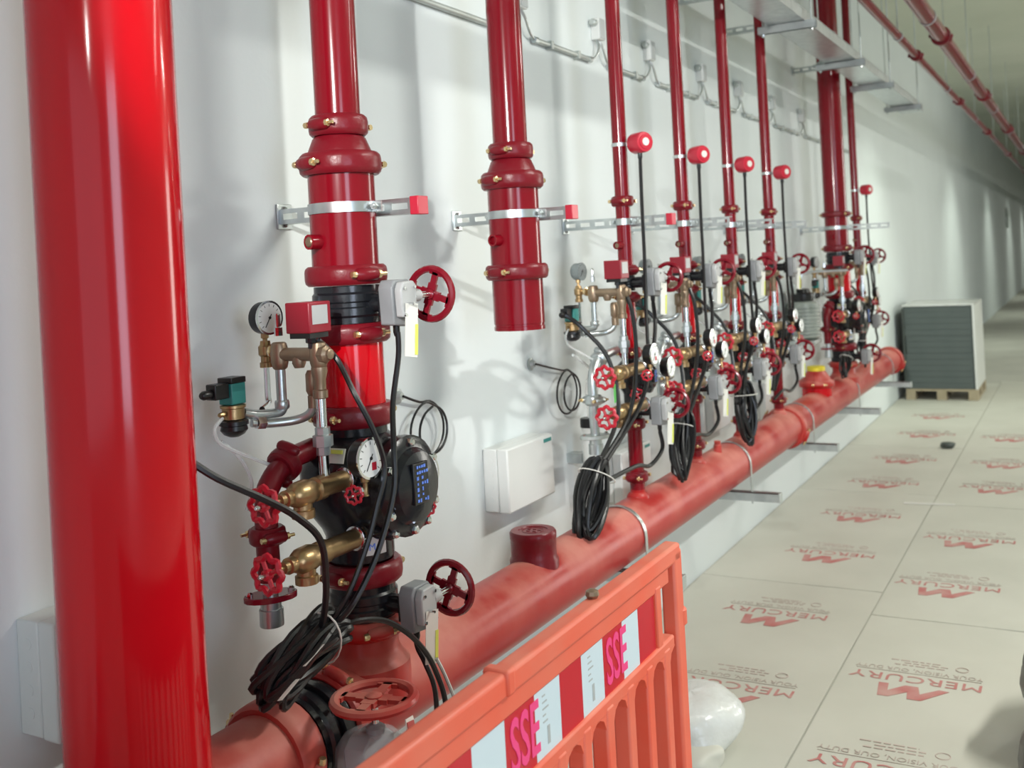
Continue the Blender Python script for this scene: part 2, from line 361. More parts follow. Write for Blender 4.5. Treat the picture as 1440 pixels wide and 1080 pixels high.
def butterfly(yy, z, r, h, lab, tagged=True, gx=None, flip=0, wheelR=.072, xs=.0):
    """grooved butterfly valve: black body, neck toward the room, grey gearbox, hand wheel on a shaft along the wall"""
    t = thing('butterfly_valve', lab, 'valve', (RX, yy, z-h/2))
    MB().lathe((RX, yy, z-h/2), Z, [(r*.97, 0), (r*1.02, .003), (r*1.02, h*.18), (r*1.08, h*.24), (r*1.08, h*.42), (r*1.03, h*.46), (r*1.03, h*.56), (r*1.08, h*.60), (r*1.08, h*.78), (r*1.02, h*.84), (r*1.02, h), (r*.9, h)], 32).build('body', 'black', t)
    x0 = RX+r; g0 = x0+.045+xs
    n = MB().cyl((x0-.02, yy, z), (g0-.006, yy, z), .021, n=14); n.bb((g0-.012, yy-.03, z-.032), (g0, yy+.03, z+.032)); n.bb((x0+.005, yy-.012, z+.0), (g0-.01, yy+.012, z+.024)); n.build('neck', 'black', t, .003)
    gb = MB().prism([(-.038, -.052), (.030, -.060), (.042, -.040), (.042, .045), (.030, .058), (-.03, .058), (-.042, .04)], (g0, yy, z), Y, Z, .042)
    g = gb.build('gear_housing', 'grey', t, .004)
    cv = MB().prism([(-.030, -.036), (.030, -.040), (.034, .040), (.02, .052), (-.024, .050), (-.034, .03)], (g0+.042, yy, z+.002), Y, Z, .022)
    c = cv.build('gear_cover', 'grey_light', t, .004)
    for (a, b) in ((-.022, -.028), (.024, -.03), (.022, .038), (-.022, .036)): MB().lathe((g0+.064, yy+a, z+b), X, [(.0045, 0), (.0045, .004)], 6).build('bolt', 'chrome', c)
    wy = yy+.115; wz = z+.016; wx = g0+.05
    MB().cyl((wx, yy+.03, wz), (wx, wy, wz), .008, n=10).build('shaft', 'chrome', t)
    MB().lathe((wx, yy+.026, wz), Y, [(.016, 0), (.016, .03), (.011, .036)], 12).build('shaft_boss', 'grey_light', t)
    handwheel(t, (wx, wy, wz), Y, wheelR, ph=.35)
    MB().cyl((g0+.062, yy-.01, z-.002), (g0+.085, yy-.01, z-.002), .0035, n=6).build('indicator_pin', 'chrome', t)
    if tagged:
        p = MB().prism([(-.020, -.125), (.020, -.132), (.022, .0), (-.018, .004)], (g0+.070, yy-.004, z-.004), V(.25, 1, 0).normalized(), V(.05, .02, 1).normalized(), .0012); tg = p.build('tag', 'paper', t)
        MB().prism([(.011, -.124), (.0205, -.126), (.0215, -.05), (.012, -.05)], (g0+.0716, yy-.004, z-.004), V(.25, 1, 0).normalized(), V(.05, .02, 1).normalized(), .0008).build('tag_stripe', 'lime', tg)
    MB().lathe((g0+.02, yy, z-.056), -Z, [(.009, 0), (.009, .016), (.006, .026)], 10).build('cable_gland', 'rubber', t)
    return t
def alarm_valve(yy, k, z0, z1, lab, big=True):
    t = thing('alarm_valve', lab, 'valve', (RX, yy, z0)); h = z1-z0; r = .0842*k if big else .036
    B = .142 if big else .066
    MB().lathe((RX, yy, z0), Z, [(r, 0), (r*1.02, .01), (r*1.02, h*.18), (r*1.12, h*.24), (B*.86, h*.36), (B, h*.5), (B, h*.70), (B*.88, h*.82), (r*1.2, h*.9), (r, h*.94), (r, h)], 32).build('body', 'black', t)
    q = 1. if big else .52; zc = z0+h*.56
    cv = MB().lathe((RX+B*.55, yy, zc), X, [(.118*q, 0), (.118*q, .050*q), (.124*q, .056*q), (.124*q, .082*q), (.112*q, .090*q), (.095*q, .094*q), (.085*q, .112*q), (.05*q, .122*q), (0, .124*q)], 28).build('cover', 'black', t)
    for kk in range(6):
        a = 2*PI*kk/6+PI/6; MB().lathe((RX+B*.55+.086*q, yy+.108*q*math.cos(a), zc+.108*q*math.sin(a)), X, [(.011*q, 0), (.011*q, .012*q), (.007*q, .016*q)], 6).build('bolt', 'chrome', cv)
    xf = RX+B*.55+.118*q
    n = MB().box((xf+.006, yy-.012*q, zc+.012*q), (.008, .062*q, .100*q)).build('name_plate', 'black', t, .002)
    rr = random.Random(3); pr = MB()
    for i in range(7):
        for j in range(5):
            if rr.random() < .8: pr.box((xf+.0105, yy+(-.028+.010*j)*q, zc+(.052-.0135*i)*q), (.0012, (.004+.004*rr.random())*q, (.005+.005*rr.random())*q))
    pr.build('print', 'blue', n, flat=True)
    # paper labels on the barrel
    def lbl(zc_, hh, a0, a1, rad, m, nm):
        p = MB(); n_ = 8; i0 = len(p.v)
        for i in range(n_+1):
            a = math.radians(a0+(a1-a0)*i/n_); d = Vector((math.cos(a), math.sin(a), 0)); c = V(RX, yy, zc_)
            p.v += [c+d*rad-Z*hh/2, c+d*rad+Z*hh/2]
        for i in range(n_): p.f.append((2*i, 2*i+2, 2*i+3, 2*i+1))
        return p.build(nm, m, t)
    if big:
        lbl(z0+.045, .050, -44, -6, r*1.02+.0015, 'paper', 'sticker'); lbl(z0+.072, .010, -44, -6, r*1.02+.0022, 'red_knob', 'sticker_band')
        text_mesh('M', .024, 'sticker_letter', 'blue', t, V(RX, yy, z0+.040)+Vector((math.cos(math.radians(-33)), math.sin(math.radians(-33)), 0))*(r*1.02+.003), V(math.cos(math.radians(57)), math.sin(math.radians(57)), 0), Z)
        MB().box((RX+.035, yy-B*.90, zc+.092), (.062, .004, .036), Matrix.Rotation(-.35, 3, 'X')).build('rating_plate', 'paper', t)
        MB().box((RX+.035, yy-B*.90-.002, zc+.102), (.054, .004, .009), Matrix.Rotation(-.35, 3, 'X')).build('rating_stripe', 'lime', t)
        for s_ in (-1, 1):   # hinge lugs
            MB().lathe((RX+.10, yy+.07*s_, z0+.085), X, [(.013, 0), (.016, .01), (.016, .05), (.012, .058)], 10).build('lug', 'black', t); MB().lathe((RX+.158, yy+.07*s_, z0+.085), X, [(.010, 0), (.010, .010), (.005, .014)], 6).build('bolt', 'chrome', t)
    return t
def gauge(c, d, R, lab, stem=.05, redmark=False, face='white_dial', cat='gauge'):
    c = Vector(c); d = Vector(d).normalized(); t = thing('pressure_gauge', lab, cat, c-Z*(R+stem))
    MB().lathe(c-d*.016, d, [(R*.9, 0), (R*.97, .004), (R, .008), (R, .030), (R*1.06, .031), (R*1.06, .036), (R*.95, .037)], 28).build('case', 'rubber' if face != 'dial_grey' else 'dial_grey', t)
    MB().lathe(c+d*.0185, d, [(R*1.065, 0), (R*1.065, .0035), (R*.94, .004), (R*.94, .0015)], 28, caps=False).build('bezel', 'chrome' if face != 'dial_grey' else 'dial_grey', t)
    dl = MB().lathe(c+d*.0200, d, [(R*.945, 0), (R*.945, .0014)], 28).build('dial', face, t)
    u, v, a = frame(d)   # u horizontal, v up
    if v.z < 0: u, v = -u, -v
    tk = MB()
    for k in range(11):
        an = math.radians(225-27*k); q = u*math.cos(an)+v*math.sin(an); Rm = Matrix((q, a.cross(q), a)).transposed(); tk.box(c+d*.0218+q*R*.78, (R*.16, R*.03, .0006), Rm)
    tk.build('dial_marks', 'rubber', dl, flat=True)
    an = math.radians(238); q = u*math.cos(an)+v*math.sin(an); Rm = Matrix((q, a.cross(q), a)).transposed(); nd = MB().box(c+d*.0226+q*R*.22, (R*.95, R*.045, .0008), Rm); nd.lathe(c+d*.0218, d, [(R*.09, 0), (R*.09, .002)], 10); nd.build('needle', 'rubber', dl)
    if redmark: MB().box(c+d*.0222+u*R*.22-v*R*.42, (R*.34, R*.40, .0006), Matrix((u, v, a)).transposed()).build('red_mark', 'red_bell', dl)
    MB().lathe(c-Z*R*.95, -Z, [(.010, 0), (.010, .012), (.006, .014), (.006, stem-.004), (.009, stem)], 8).build('stem', 'brass', t)
    return t
def globe_valve(c, length, lab, R=.042, rb=1.):
    """bronze globe valve, red wheel toward the camera end, barrel running along the wall"""
    c = Vector(c); t = thing('drain_valve', lab, 'valve', c-Z*.04)
    b = MB().lathe(c+Y*.012, Y, [(.007, 0), (.007, .035), (.014, .036), (.014, .05), (.019, .052), (.019, .070), (.016, .074), (.024, .080), (.030, .095), (.031, .125), (.026, .145), (.022, .152), (.028, .156), (.028, .182), (.024, .186), (.024, max(length, .19))], 14)
    b.lathe(c+Y*.125, -Z, [(.022, 0), (.022, .035), (.027, .037), (.027, .055), (.018, .056)], 12)
    b.build('valve_body', 'brass', t); knob(t, c, -Y, R)
    MB().lathe(c+Y*(length-.012), Y, [(.026, 0), (.030, .002), (.030, .010), (.026, .014)], 18).build('union_nut', 'chrome', t)
    return t
def cock(c, d, R, lab, tail):
    c = Vector(c); d = Vector(d).normalized(); t = thing('gauge_cock', lab, 'valve', c-Z*R)
    b = MB().cyl(c-d*.004, c-d*.05, .005, n=8); b.lathe(c-d*.062, d, [(.010, 0), (.012, .004), (.012, .022), (.007, .026)], 10); b.tube([c-d*.055, (c-d*.06+Vector(tail))/2, Vector(tail)], .006, 8); b.build('cock_body', 'chrome', t); knob(t, c, d, R)
    return t
def trim(yy, dz, ex, who, extra=0., simple=False):
    """the small-bore trim in front of one alarm valve. ex: how far the drain barrels reach to the valve"""
    P = lambda x, y, z: V(x, yy+y, z+dz)
    gauge(P(.10, -.145, 1.602), V(1, -.12, 0), .040 if not simple else .034, f'round pressure gauge near the wall, in front of the {who}', .045, face='dial_grey' if simple else 'white_dial')
    t = thing('trim_pipework', f'bronze and steel trim pipework in front of the {who}', 'pipework', P(.2, -.19, 1.15))
    MB().lathe(P(.10, -.145, 1.545), -Z, [(.012, 0), (.014, .01), (.018, .014), (.018, .034), (.013, .040), (.013, .052), (.016, .054), (.016, .066)], 10).build('gauge_valve', 'brass', t)
    knobp = MB(); knobp.cyl(P(.112, -.15, 1.522), P(.15, -.17, 1.52), .006, n=8); knobp.lathe(P(.14, -.165, 1.521), V(.9, -.4, 0), [(.016, 0), (.018, .004), (.018, .012), (.01, .016)], 10); knobp.build('gauge_valve_knob', 'gold', t)
    MB().tube(cr([P(.10, -.145, 1.48), P(.10, -.145, 1.41), P(.105, -.15, 1.39), P(.13, -.2, 1.383)], 5), .0075, 8).build('gauge_pipe', 'chrome', t)
    m = MB().cyl(P(.175, -.19, 1.515), P(.315, -.19, 1.515), .0165, n=14)
    for x in (.185, .305): m.lathe(P(x, -.19, 1.545), -Z, [(.014, 0), (.018, .003), (.021, .015), (.022, .03), (.021, .05), (.018, .062), (.014, .066)], 12)
    m.lathe(P(.312, -.19, 1.515), X, [(.02, 0), (.023, .006), (.021, .018), (.013, .024), (.013, .03), (.009, .032)], 8); m.lathe(P(.245, -.19, 1.515), -Z, [(.015, 0), (.017, .02), (.012, .032)], 10)
    m.build('manifold', 'bronze', t)
    MB().lathe(P(.305, -.19, 1.485), -Z, [(.019, 0), (.020, .01), (.015, .030), (.015, .052), (.018, .055), (.018, .072), (.012, .075)], 12).build('check_valve', 'bronze', t)
    MB().lathe(P(.185, -.19, 1.56), Z, [(.010, 0), (.010, .02), (.006, .022), (.006, .05), (.004, .054)], 8).build('vent_nipple', 'chrome', t)
    d = MB().cyl(P(.185, -.19, 1.495), P(.185, -.19, 1.40), .0125, n=12); d.build('drop_pipe', 'galv', t)
    e = MB().lathe(P(.185, -.19, 1.405), -Z, [(.016, 0), (.018, .004), (.018, .018), (.015, .022)], 12); e.tube(cr([P(.185, -.19, 1.40), P(.185, -.19, 1.383), P(.178, -.20, 1.376), P(.16, -.25, 1.378), P(.15, -.285, 1.388)], 4), .012, 10); e.build('elbow', 'galv', t)
    MB().tube(cr([P(.16, -.27, 1.362), P(.18, -.23, 1.355), P(.22, -.18, 1.357), P(.25, -.165, 1.372), P(.262, -.16, 1.40)], 4), .011, 10).build('cross_pipe', 'galv', t)
    MB().lathe(P(.166, -.262, 1.361), V(.35, .93, -.1), [(.013, 0), (.016, .002), (.016, .022), (.012, .026)], 6).build('union_nut', 'chrome', t)
    g = MB().lathe(P(.262, -.165, 1.475), -Z, [(.012, 0), (.017, .01), (.017, .05), (.012, .06), (.014, .062), (.014, .09)], 12); g.build('filter', 'bronze', t)
    pz = MB().cyl(P(.305, -.19, 1.415), P(.305, -.19, 1.222), .0125, n=14); pz.build('riser_nipple', 'chrome', t)
    MB().lathe(P(.305, -.19, 1.345), -Z, [(.0135, 0), (.018, .002), (.018, .018), (.024, .020), (.024, .046), (.017, .048), (.017, .066), (.013, .068)], 8).build('pipe_union', 'galv', t)
    # red pressure switch on the manifold
    s = thing('pressure_switch', f'small red box pressure switch in front of the {who}', 'switch', P(.30, -.205, 1.555))
    MB().bb(P(.262, -.250, 1.568), P(.334, -.172, 1.640)).build('case', 'red_box', s, .003)
    MB().bb(P(.334, -.240, 1.588), P(.3355, -.186, 1.632)).build('label', 'grey_light', s)
    MB().bb(P(.268, -.244, 1.556), P(.328, -.178, 1.568)).build('base', 'rubber', s); MB().lathe(P(.298, -.205, 1.556), -Z, [(.013, 0), (.013, .012), (.008, .014), (.008, .026)], 8).build('threaded_base', 'black', s)
    # solenoid / low-pressure device
    s = thing('solenoid_valve', f'teal and brass solenoid valve in front of the {who}', 'valve', P(.143, -.31, 1.33))
    MB().box(P(.143, -.31, 1.437), (.042, .046, .050)).build('coil', 'teal', s, .003); MB().box(P(.143, -.31, 1.468), (.044, .048, .014)).build('coil_cap', 'rubber', s, .002)
    cn = MB().box(P(.143, -.356, 1.447), (.030, .044, .036)); cn.lathe(P(.143, -.378, 1.443), -Y, [(.011, 0), (.011, .022), (.007, .03)], 10); cn.build('connector', 'rubber', s, .003)
    MB().lathe(P(.143, -.31, 1.412), -Z, [(.020, 0), (.030, .002), (.030, .008), (.026, .010), (.026, .034), (.02, .036)], 16).build('brass_body', 'brass', s)
    MB().lathe(P(.143, -.31, 1.376), -Z, [(.028, 0), (.034, .003), (.034, .012), (.030, .014), (.032, .024), (.024, .034), (.012, .040)], 18).build('bowl', 'rubber', s)
    MB().lathe(P(.143, -.338, 1.392), -Y, [(.006, 0), (.006, .014), (.004, .018)], 8).build('side_plug', 'brass', s)
    MB().tube(cr([P(.143, -.345, 1.385), P(.143, -.372, 1.36), P(.143, -.352, 1.325), P(.17, -.29, 1.285), P(.2, -.22, 1.245)], 6), .0045, 6).build('clear_hose', 'tube', s)
    if simple is False:
        MB().tube(cr([P(.13, -.34, 1.33), P(.15, -.30, 1.28), P(.155, -.275, 1.22), P(.15, -.29, 1.16)], 6), .0045, 6).build('clear_hose', 'tube', s)
    # drain valves
    globe_valve(P(.312, -.405, 1.207), .405-ex, f'upper bronze valve with red wheel in front of the {who}')
    globe_valve(P(.312, -.405, 1.058), .405-ex*.75, f'lower bronze valve with red wheel in front of the {who}')
    # red drain pipe
    dm = 'galv' if simple else 'red_coupling'; dr = .019 if simple else .027
    d = thing('drain_pipe', f'{"steel" if simple else "dark red"} drain pipe behind the bronze valves of the {who}', 'pipe', P(.2, -.285, .86))
    MB().tube(cr([P(.205, -ex*.9, 1.275), P(.205, -.20, 1.262), P(.205, -.262, 1.225), P(.205, -.285, 1.17), P(.205, -.285, 1.0)], 5), dr, 14).build('pipe', dm, d)
    coupling(d, P(.205, -.215, 1.256), V(0, -1, -.42), dr, .036, 20, bolts=False, n=18, m=dm); coupling(d, P(.205, -.285, 1.105), Z, dr, .040, -20, n=18, m=dm)
    MB().lathe(P(.205, -.285, 1.02), -Z, [(.018, 0), (.018, .05)], 12).build('nipple', 'galv', d)
    fl = MB().prism([(.062*math.cos(a)*(1 if abs(math.cos(a)) > .5 else .95), .040*math.sin(a)) for a in [2*PI*k/16 for k in range(16)]], P(.205, -.285, .956), V(.6, .8, 0), V(-.8, .6, 0), .014).build('flange', 'galv_dull' if simple else 'red_wheel', d, .002)
    for s_ in (-1, 1): MB().lathe(P(.205+.048*.6*s_, -.285+.048*.8*s_, .970), Z, [(.008, 0), (.008, .006), (.004, .01)], 6).build('bolt', 'chrome', fl)
    MB().lathe(P(.205, -.285, .956), -Z, [(.024, 0), (.024, .020), (.028, .021), (.028, .060), (.023, .061)], 16).build('outlet', 'galv', d)
    # front gauges with red cocks
    gauge(P(.395, -.155, 1.268), V(1, -.05, 0), .046 if not simple else .040, f'white dial gauge at the camera side of the {who}', .045, redmark=True)
    cock(P(.40, -.205, 1.192), V(.35, -.94, 0), .021, f'small red wheel cock at the camera side of the {who}', P(.39, -.15, 1.178))
    gauge(P(.405 if not simple else .365, .062 if not simple else .10, 1.19), V(1, -.05, 0), .044 if not simple else .040, f'white dial gauge at the far side of the {who}', .045)
    cock(P(.43 if not simple else .37, .045 if not simple else .115, 1.108), V(.8, -.6, 0), .021, f'small red wheel cock at the far side of the {who}', P(.40 if not simple else .35, .07 if not simple else .1, 1.10))
def loops(c0, c1, half, n, lab, grp, r=.0062, side=V(1, 0, 0), spread=.02, seed=1, tie=True):
    rr = random.Random(seed); A, B = Vector(c0), Vector(c1); ax = (B-A); L = ax.length; ax.normalize()
    sd = Vector(side); sd = (sd-ax*sd.dot(ax)).normalized(); nn = ax.cross(sd)
    t = thing('cable_coil', lab, 'cable', (A.x, A.y, min(A.z, B.z)-.01), grp)
    for k in range(n):
        o = nn*rr.uniform(-spread, spread)+sd*rr.uniform(-spread*.6, spread*.6); a_ = A+ax*rr.uniform(-.03, .03)*L+o; l = L*rr.uniform(.86, 1.05); hf = half*rr.uniform(.65, 1.1); pts = []
        for i in range(22):
            q = 2*PI*i/22; s_ = math.cos(q); pts.append(a_+ax*(l*.5*(1-s_))+sd*(hf*math.sin(q)*(1-.25*abs(s_))+hf*.25*math.sin(3*q)*0)+nn*(.012*math.sin(q*2+k)))
        MB().tube(pts, r, 7, closed=True).build('cable_loop', 'rubber', t)
    if tie:
        c = A+ax*L*.22; pts = [c+sd*((half+spread)*1.0*math.cos(q))+nn*((spread+.012)*1.15*math.sin(q)) for q in [2*PI*i/18 for i in range(18)]]
        MB().tube(pts, .0022, 5, closed=True).build('cable_tie', 'paper', t)
    return t
def cable(pts, r, lab, n=7, m='rubber'):
    return tag(MB().tube(cr(pts, 6), r, n).build('cable', m), lab, 'cable')

# r1 and r7
who1, who7 = 'second pipe from left', 'thick far riser'
riser_big(R1, 'second red pipe from left, with reducer and plug, carrying the nearest valves')
riser_big(R2, 'red pipe with an open cut-off bottom end, hanging above the header', cut=True)
for yy, wh in ((R1, who1), (R7, who7)):
    if yy == R7:
        t = thing('riser_pipe', 'thick red riser far down the wall beside a slim one', 'pipe', (RX, R7, 1.3)); r = .0842
        MB().cyl((RX, R7, 1.70), (RX, R7, CZ-.002), r, n=32, caps=False).build('pipe', 'red_riser', t); coupling(t, (RX, R7, 1.955), Z, r, .04, -20); coupling(t, (RX, R7, 1.697), Z, r, .05, -22); coupling(t, (RX, R7, 1.551), Z, r, .05, -22)
        MB().cyl((RX, R7, 1.345), (RX, R7, 1.552), r, n=32, caps=False).build('spool_pipe', 'red', t); coupling(t, (RX, R7, 1.345), Z, r, .054, -95)
        flow_port(t, V(RX, R7, 1.783)+V(-.2, -.98, 0)*r, V(-.2, -.98, 0), .019)
    butterfly(yy, 1.622, .082, .096, f'upper butterfly valve with dark red wheel on the {wh}')
    alarm_valve(yy, 1., .984, 1.318, f'black alarm valve with blue name plate on the {wh}')
    butterfly(yy, .872, .082, .098, f'lower butterfly valve with dark red wheel on the {wh}', xs=.012)
    t = thing('valve_coupling', f'dusky red coupling under the black alarm valve of the {wh}', 'coupling', (RX, yy, .92)); coupling(t, (RX, yy, .951), Z, .0842, .054, -95)
    trim(yy, 0., .12, wh)
for yy, lb in ((R1, 'slotted steel wall bracket clamping the second pipe from left'), (R2, 'slotted steel wall bracket clamping the cut-off pipe')): bracket(yy, .0842, 1.866, lb, x1=.40)
bracket(R7, .0842, 1.853, 'slotted steel wall bracket clamping the thick far riser', cap=False, x1=.62)

# ------------------------------------------------------------------ slim two inch stations
def station_small(yy, wh, coil=None, ztop=CZ-.002, green=False):
    r = .0302
    t = thing('riser_pipe', f'{wh} in the row, slim red pipe with a round switch cap', 'pipe', (RX, yy, .735))
    MB().cyl((RX, yy, 1.64), (RX, yy, ztop), r, n=24, caps=False).build('upper_pipe', 'red_riser', t)
    coupling(t, (RX, yy, 1.937), Z, r, .042, -92, n=20); coupling(t, (RX, yy, 1.655), Z, r, .042, -30, n=20); coupling(t, (RX, yy, 1.545), Z, r, .042, -30, n=20)
    MB().cyl((RX, yy, 1.30), (RX, yy, 1.545), r, n=24, caps=False).build('spool_pipe', 'red', t); coupling(t, (RX, yy, 1.318), Z, r, .042, -92, n=20)
    MB().cyl((RX, yy, .72), (RX, yy, 1.045), r, n=24, caps=False).build('lower_pipe', 'red_riser', t); coupling(t, (RX, yy, 1.028), Z, r, .042, -92, n=20); coupling(t, (RX, yy, .812), Z, r, .042, -92, n=20)
    pd = V(-.2, -.98, 0).normalized(); flow_port(t, V(RX, yy, 1.757)+pd*r, pd, .016); MB().lathe(V(RX, yy, 1.757)+pd*(r+.014), pd, [(.012, 0), (.012, .01), (.009, .013)], 8).build('port_plug', 'bronze', t)
    # round switch on its strap
    b = thing('flow_switch', f'round red switch cap strapped to the {wh}', 'switch', (RX, yy, 2.12))
    MB().lathe((RX, yy, 2.160), Z, [(r+.0006, 0), (r+.003, 0), (r+.003, .014), (r+.0006, .014)], 24, caps=False).build('strap', 'galv', b); MB().bb((RX+r, yy-.005, 2.160), (RX+r+.05, yy+.005, 2.174)).build('strap_arm', 'galv', b)
    CC = V(RX+r+.062, yy-.012, 2.166); CDR = V(.86, -.5, 0)
    MB().lathe(CC, CDR, [(.030, -.034), (.040, -.032), (.042, -.028), (.042, .030), (.039, .037), (.030, .038), (.028, .041), (0, .042)], 26).build('cap', 'red_bell', b)
    MB().lathe(CC, CDR, [(.017, .0415), (.016, .0435)], 12).build('cap_glint', 'paper', b)  # pale disc stands in for the highlight on the cap face
    MB().lathe(CC-Z*.040, -Z, [(.010, 0), (.010, .02), (.006, .03)], 8).build('cable_gland', 'rubber', b)
    butterfly(yy, 1.602, .033, .062, f'upper small butterfly valve with red wheel on the {wh}', xs=.012, wheelR=.062)
    alarm_valve(yy, .5, 1.115, 1.30, f'small black alarm valve on the {wh}', big=False)
    butterfly(yy, 1.082, .033, .062, f'lower small butterfly valve with red wheel on the {wh}', xs=.012, wheelR=.062)
    trim(yy, .058, .05, wh, simple=True)
    # a bright red priming cock in front of the valve body
    cock(V(.30, yy-.075, 1.155), V(.4, -.9, 0), .026, f'bright red priming wheel low on the {wh}', V(.27, yy-.03, 1.16))
    # cables: from the cap, from both gearboxes and the switch, gathered at the coil
    c = Vector(coil)+V(0, -.03, -.07)
    xo = RX+r+.062
    cable([V(xo, yy-.012, 2.10), V(xo, yy-.02, 1.9), V(xo+.005, yy-.035, 1.7), V(.36, yy-.08, 1.5), V(.385, yy-.16, 1.25), V(.36, yy-.25, 1.10), c], .0075, f'black cable hanging from the round cap of the {wh}')
    cable([V(.36, yy, 1.52), V(.375, yy-.03, 1.42), V(.375, yy-.10, 1.28), V(.36, yy-.22, 1.12), c+V(.006, .006, .0)], .0085, f'black cable from the upper gearbox of the {wh}')
    cable([V(.30, yy-.185, 1.60), V(.345, yy-.19, 1.5), V(.36, yy-.21, 1.3), V(.345, yy-.28, 1.1), c+V(-.006, -.006, .0)], .0085, f'black cable from the red switch of the {wh}')
    cable([V(.36, yy, 1.0), V(.37, yy-.01, .93), V(.35, yy-.1, .88), V(.34, yy-.22, .90), c+V(0, .01, -.05)], .0085, f'black cable from the lower gearbox of the {wh}')
    cable([V(.143, yy-.385, 1.50), V(.16, yy-.37, 1.49), V(.2, yy-.33, 1.44), V(.29, yy-.31, 1.32), V(.33, yy-.34, 1.12), c+V(.0, -.012, .01)], .0085, f'black cable from the teal solenoid of the {wh}')
C3 = V(.30, R3Y-.46, 1.0); C4 = V(.33, R4-.36, 1.02); C5 = V(.33, R5-.20, 1.02); C6 = V(.31, R6-.30, .98); C8 = V(.31, R8-.34, 1.0)
for yy, wh, c in ((R3Y, 'first slim riser', C3), (R4, 'second slim riser', C4), (R5, 'third slim riser', C5), (R6, 'fourth slim riser', C6), (R8, 'farthest slim riser', C8)): station_small(yy, wh, c)
for yy, lb, cp, x1 in ((R3Y, 'slotted steel wall bracket clamping the first slim riser', True, .425), (R4, 'slotted steel wall bracket clamping the second slim riser', False, .46), (R5, 'slotted steel wall bracket clamping the third slim riser', False, .46), (R6, 'slotted steel wall bracket clamping the fourth slim riser', False, .46)):
    bracket(yy, .0302, 1.853, lb, cap=cp, x1=x1)
loops(C3+V(0, .0, -.03), V(.30, R3Y-.62, .73), .045, 18, 'long black cable coil hanging below the first slim riser trim', 'tied cable coils', side=V(.5, .85, 0), spread=.030, seed=4, r=.0085)
loops(C4, V(.34, R4-.47, .76), .034, 13, 'black cable coil slanting down behind the second slim riser', 'tied cable coils', side=V(.5, .85, 0), spread=.026, seed=5, r=.0085)
loops(C5+V(0, 0, .02), V(.345, R5-.22, .74), .055, 14, 'wide black cable coil hanging at the third slim riser', 'tied cable coils', side=V(.5, .85, 0), spread=.030, seed=6, r=.0085)
loops(V(.33, R7-.25, .93), V(.33, R7-.36, .76), .034, 8, 'dark cable coil at the foot of the thick far riser', 'tied cable coils', side=V(.5, .85, 0), spread=.02, seed=8)
loops(C8, V(.31, R8-.36, .78), .03, 6, 'small cable coil at the foot of the farthest slim riser', 'tied cable coils', side=V(.5, .85, 0), spread=.018, seed=9)
g = tag(MB().box(V(.33, R3Y-.36, 1.20), (.003, .050, .066), Matrix.Rotation(.3, 3, 'Z')).build('green_tag', 'green'), 'bright green tag hanging on the first slim riser trim', 'tag')
g = tag(MB().box(V(.40, R7-.30, 1.06), (.003, .055, .095), Matrix.Rotation(.25, 3, 'Z')).build('paper_tag', 'paper'), 'blank white tag on the red drain of the thick far riser', 'tag')

# cables of the nearest station
Q = lambda x, dy, z: V(x, R1+dy, z)
cable([Q(.30, -.185, 1.55), Q(.335, -.16, 1.50), Q(.39, -.17, 1.42), Q(.425, -.15, 1.33), Q(.435, -.13, 1.24), Q(.43, -.16, 1.16), Q(.42, -.19, 1.08), Q(.40, -.24, .98), Q(.36, -.27, .91), Q(.33, -.30, .87)], .0066, 'black cable dropping from the red switch past the nearest gauge')
cable([Q(.40, .0, 1.55), Q(.405, -.01, 1.49), Q(.41, -.05, 1.38), Q(.435, -.09, 1.28), Q(.442, -.11, 1.18), Q(.43, -.17, 1.05), Q(.405, -.24, .95), Q(.36, -.27, .90), Q(.34, -.31, .86)], .0072, 'black cable dropping from the upper gearbox of the second pipe')
cable([Q(.33, -.62, 1.345), Q(.36, -.58, 1.305), Q(.40, -.50, 1.25), Q(.42, -.43, 1.20), Q(.425, -.36, 1.13), Q(.41, -.33, 1.03), Q(.38, -.31, .94), Q(.345, -.30, .88)], .0078, 'thick black cable running in from behind the foreground pipe')
cable([Q(.335, -.29, .875), Q(.38, -.22, .90), Q(.41, -.14, .885), Q(.435, -.08, .84), Q(.45, -.03, .78), Q(.46, 0.0, .72), Q(.47, .02, .64), Q(.46, .03, .52)], .0068, 'black cable arching over the lower coupling of the second pipe')
cable([Q(.405, .0, .80), Q(.41, .0, .77), Q(.43, .0, .735), Q(.445, .015, .66), Q(.44, .02, .52)], .0068, 'black cable stub below the lower gearbox of the second pipe')
cable([Q(.464, .0, .752), Q(.475, .02, .70), Q(.49, .04, .62), Q(.50, .045, .52)], .0045, 'thin grey wire hanging below the lower paper tag', m='galv_dull')
loops(Q(.345, -.22, .895), Q(.33, -.455, .815), .050, 20, 'thick tied bundle of black cable on the near header valve', 'tied cable coils', side=V(.55, -.35, .75), spread=.032, seed=2, r=.0085)
for kk, (a, b) in enumerate(((Q(.402, -.345, .898), Q(.398, -.405, .872)), (Q(.398, -.425, .852), Q(.392, -.475, .826)))):
    tag(MB().prism([(-.006, 0), (.006, 0), (.006, (b-a).length), (-.006, (b-a).length)], a, V(.8, .1, .2).normalized(), (b-a).normalized(), .001).build('cable_label', 'paper'), ['upper white strip label on the nearest black cable bundle', 'lower white strip label on the nearest black cable bundle'][kk], 'label')

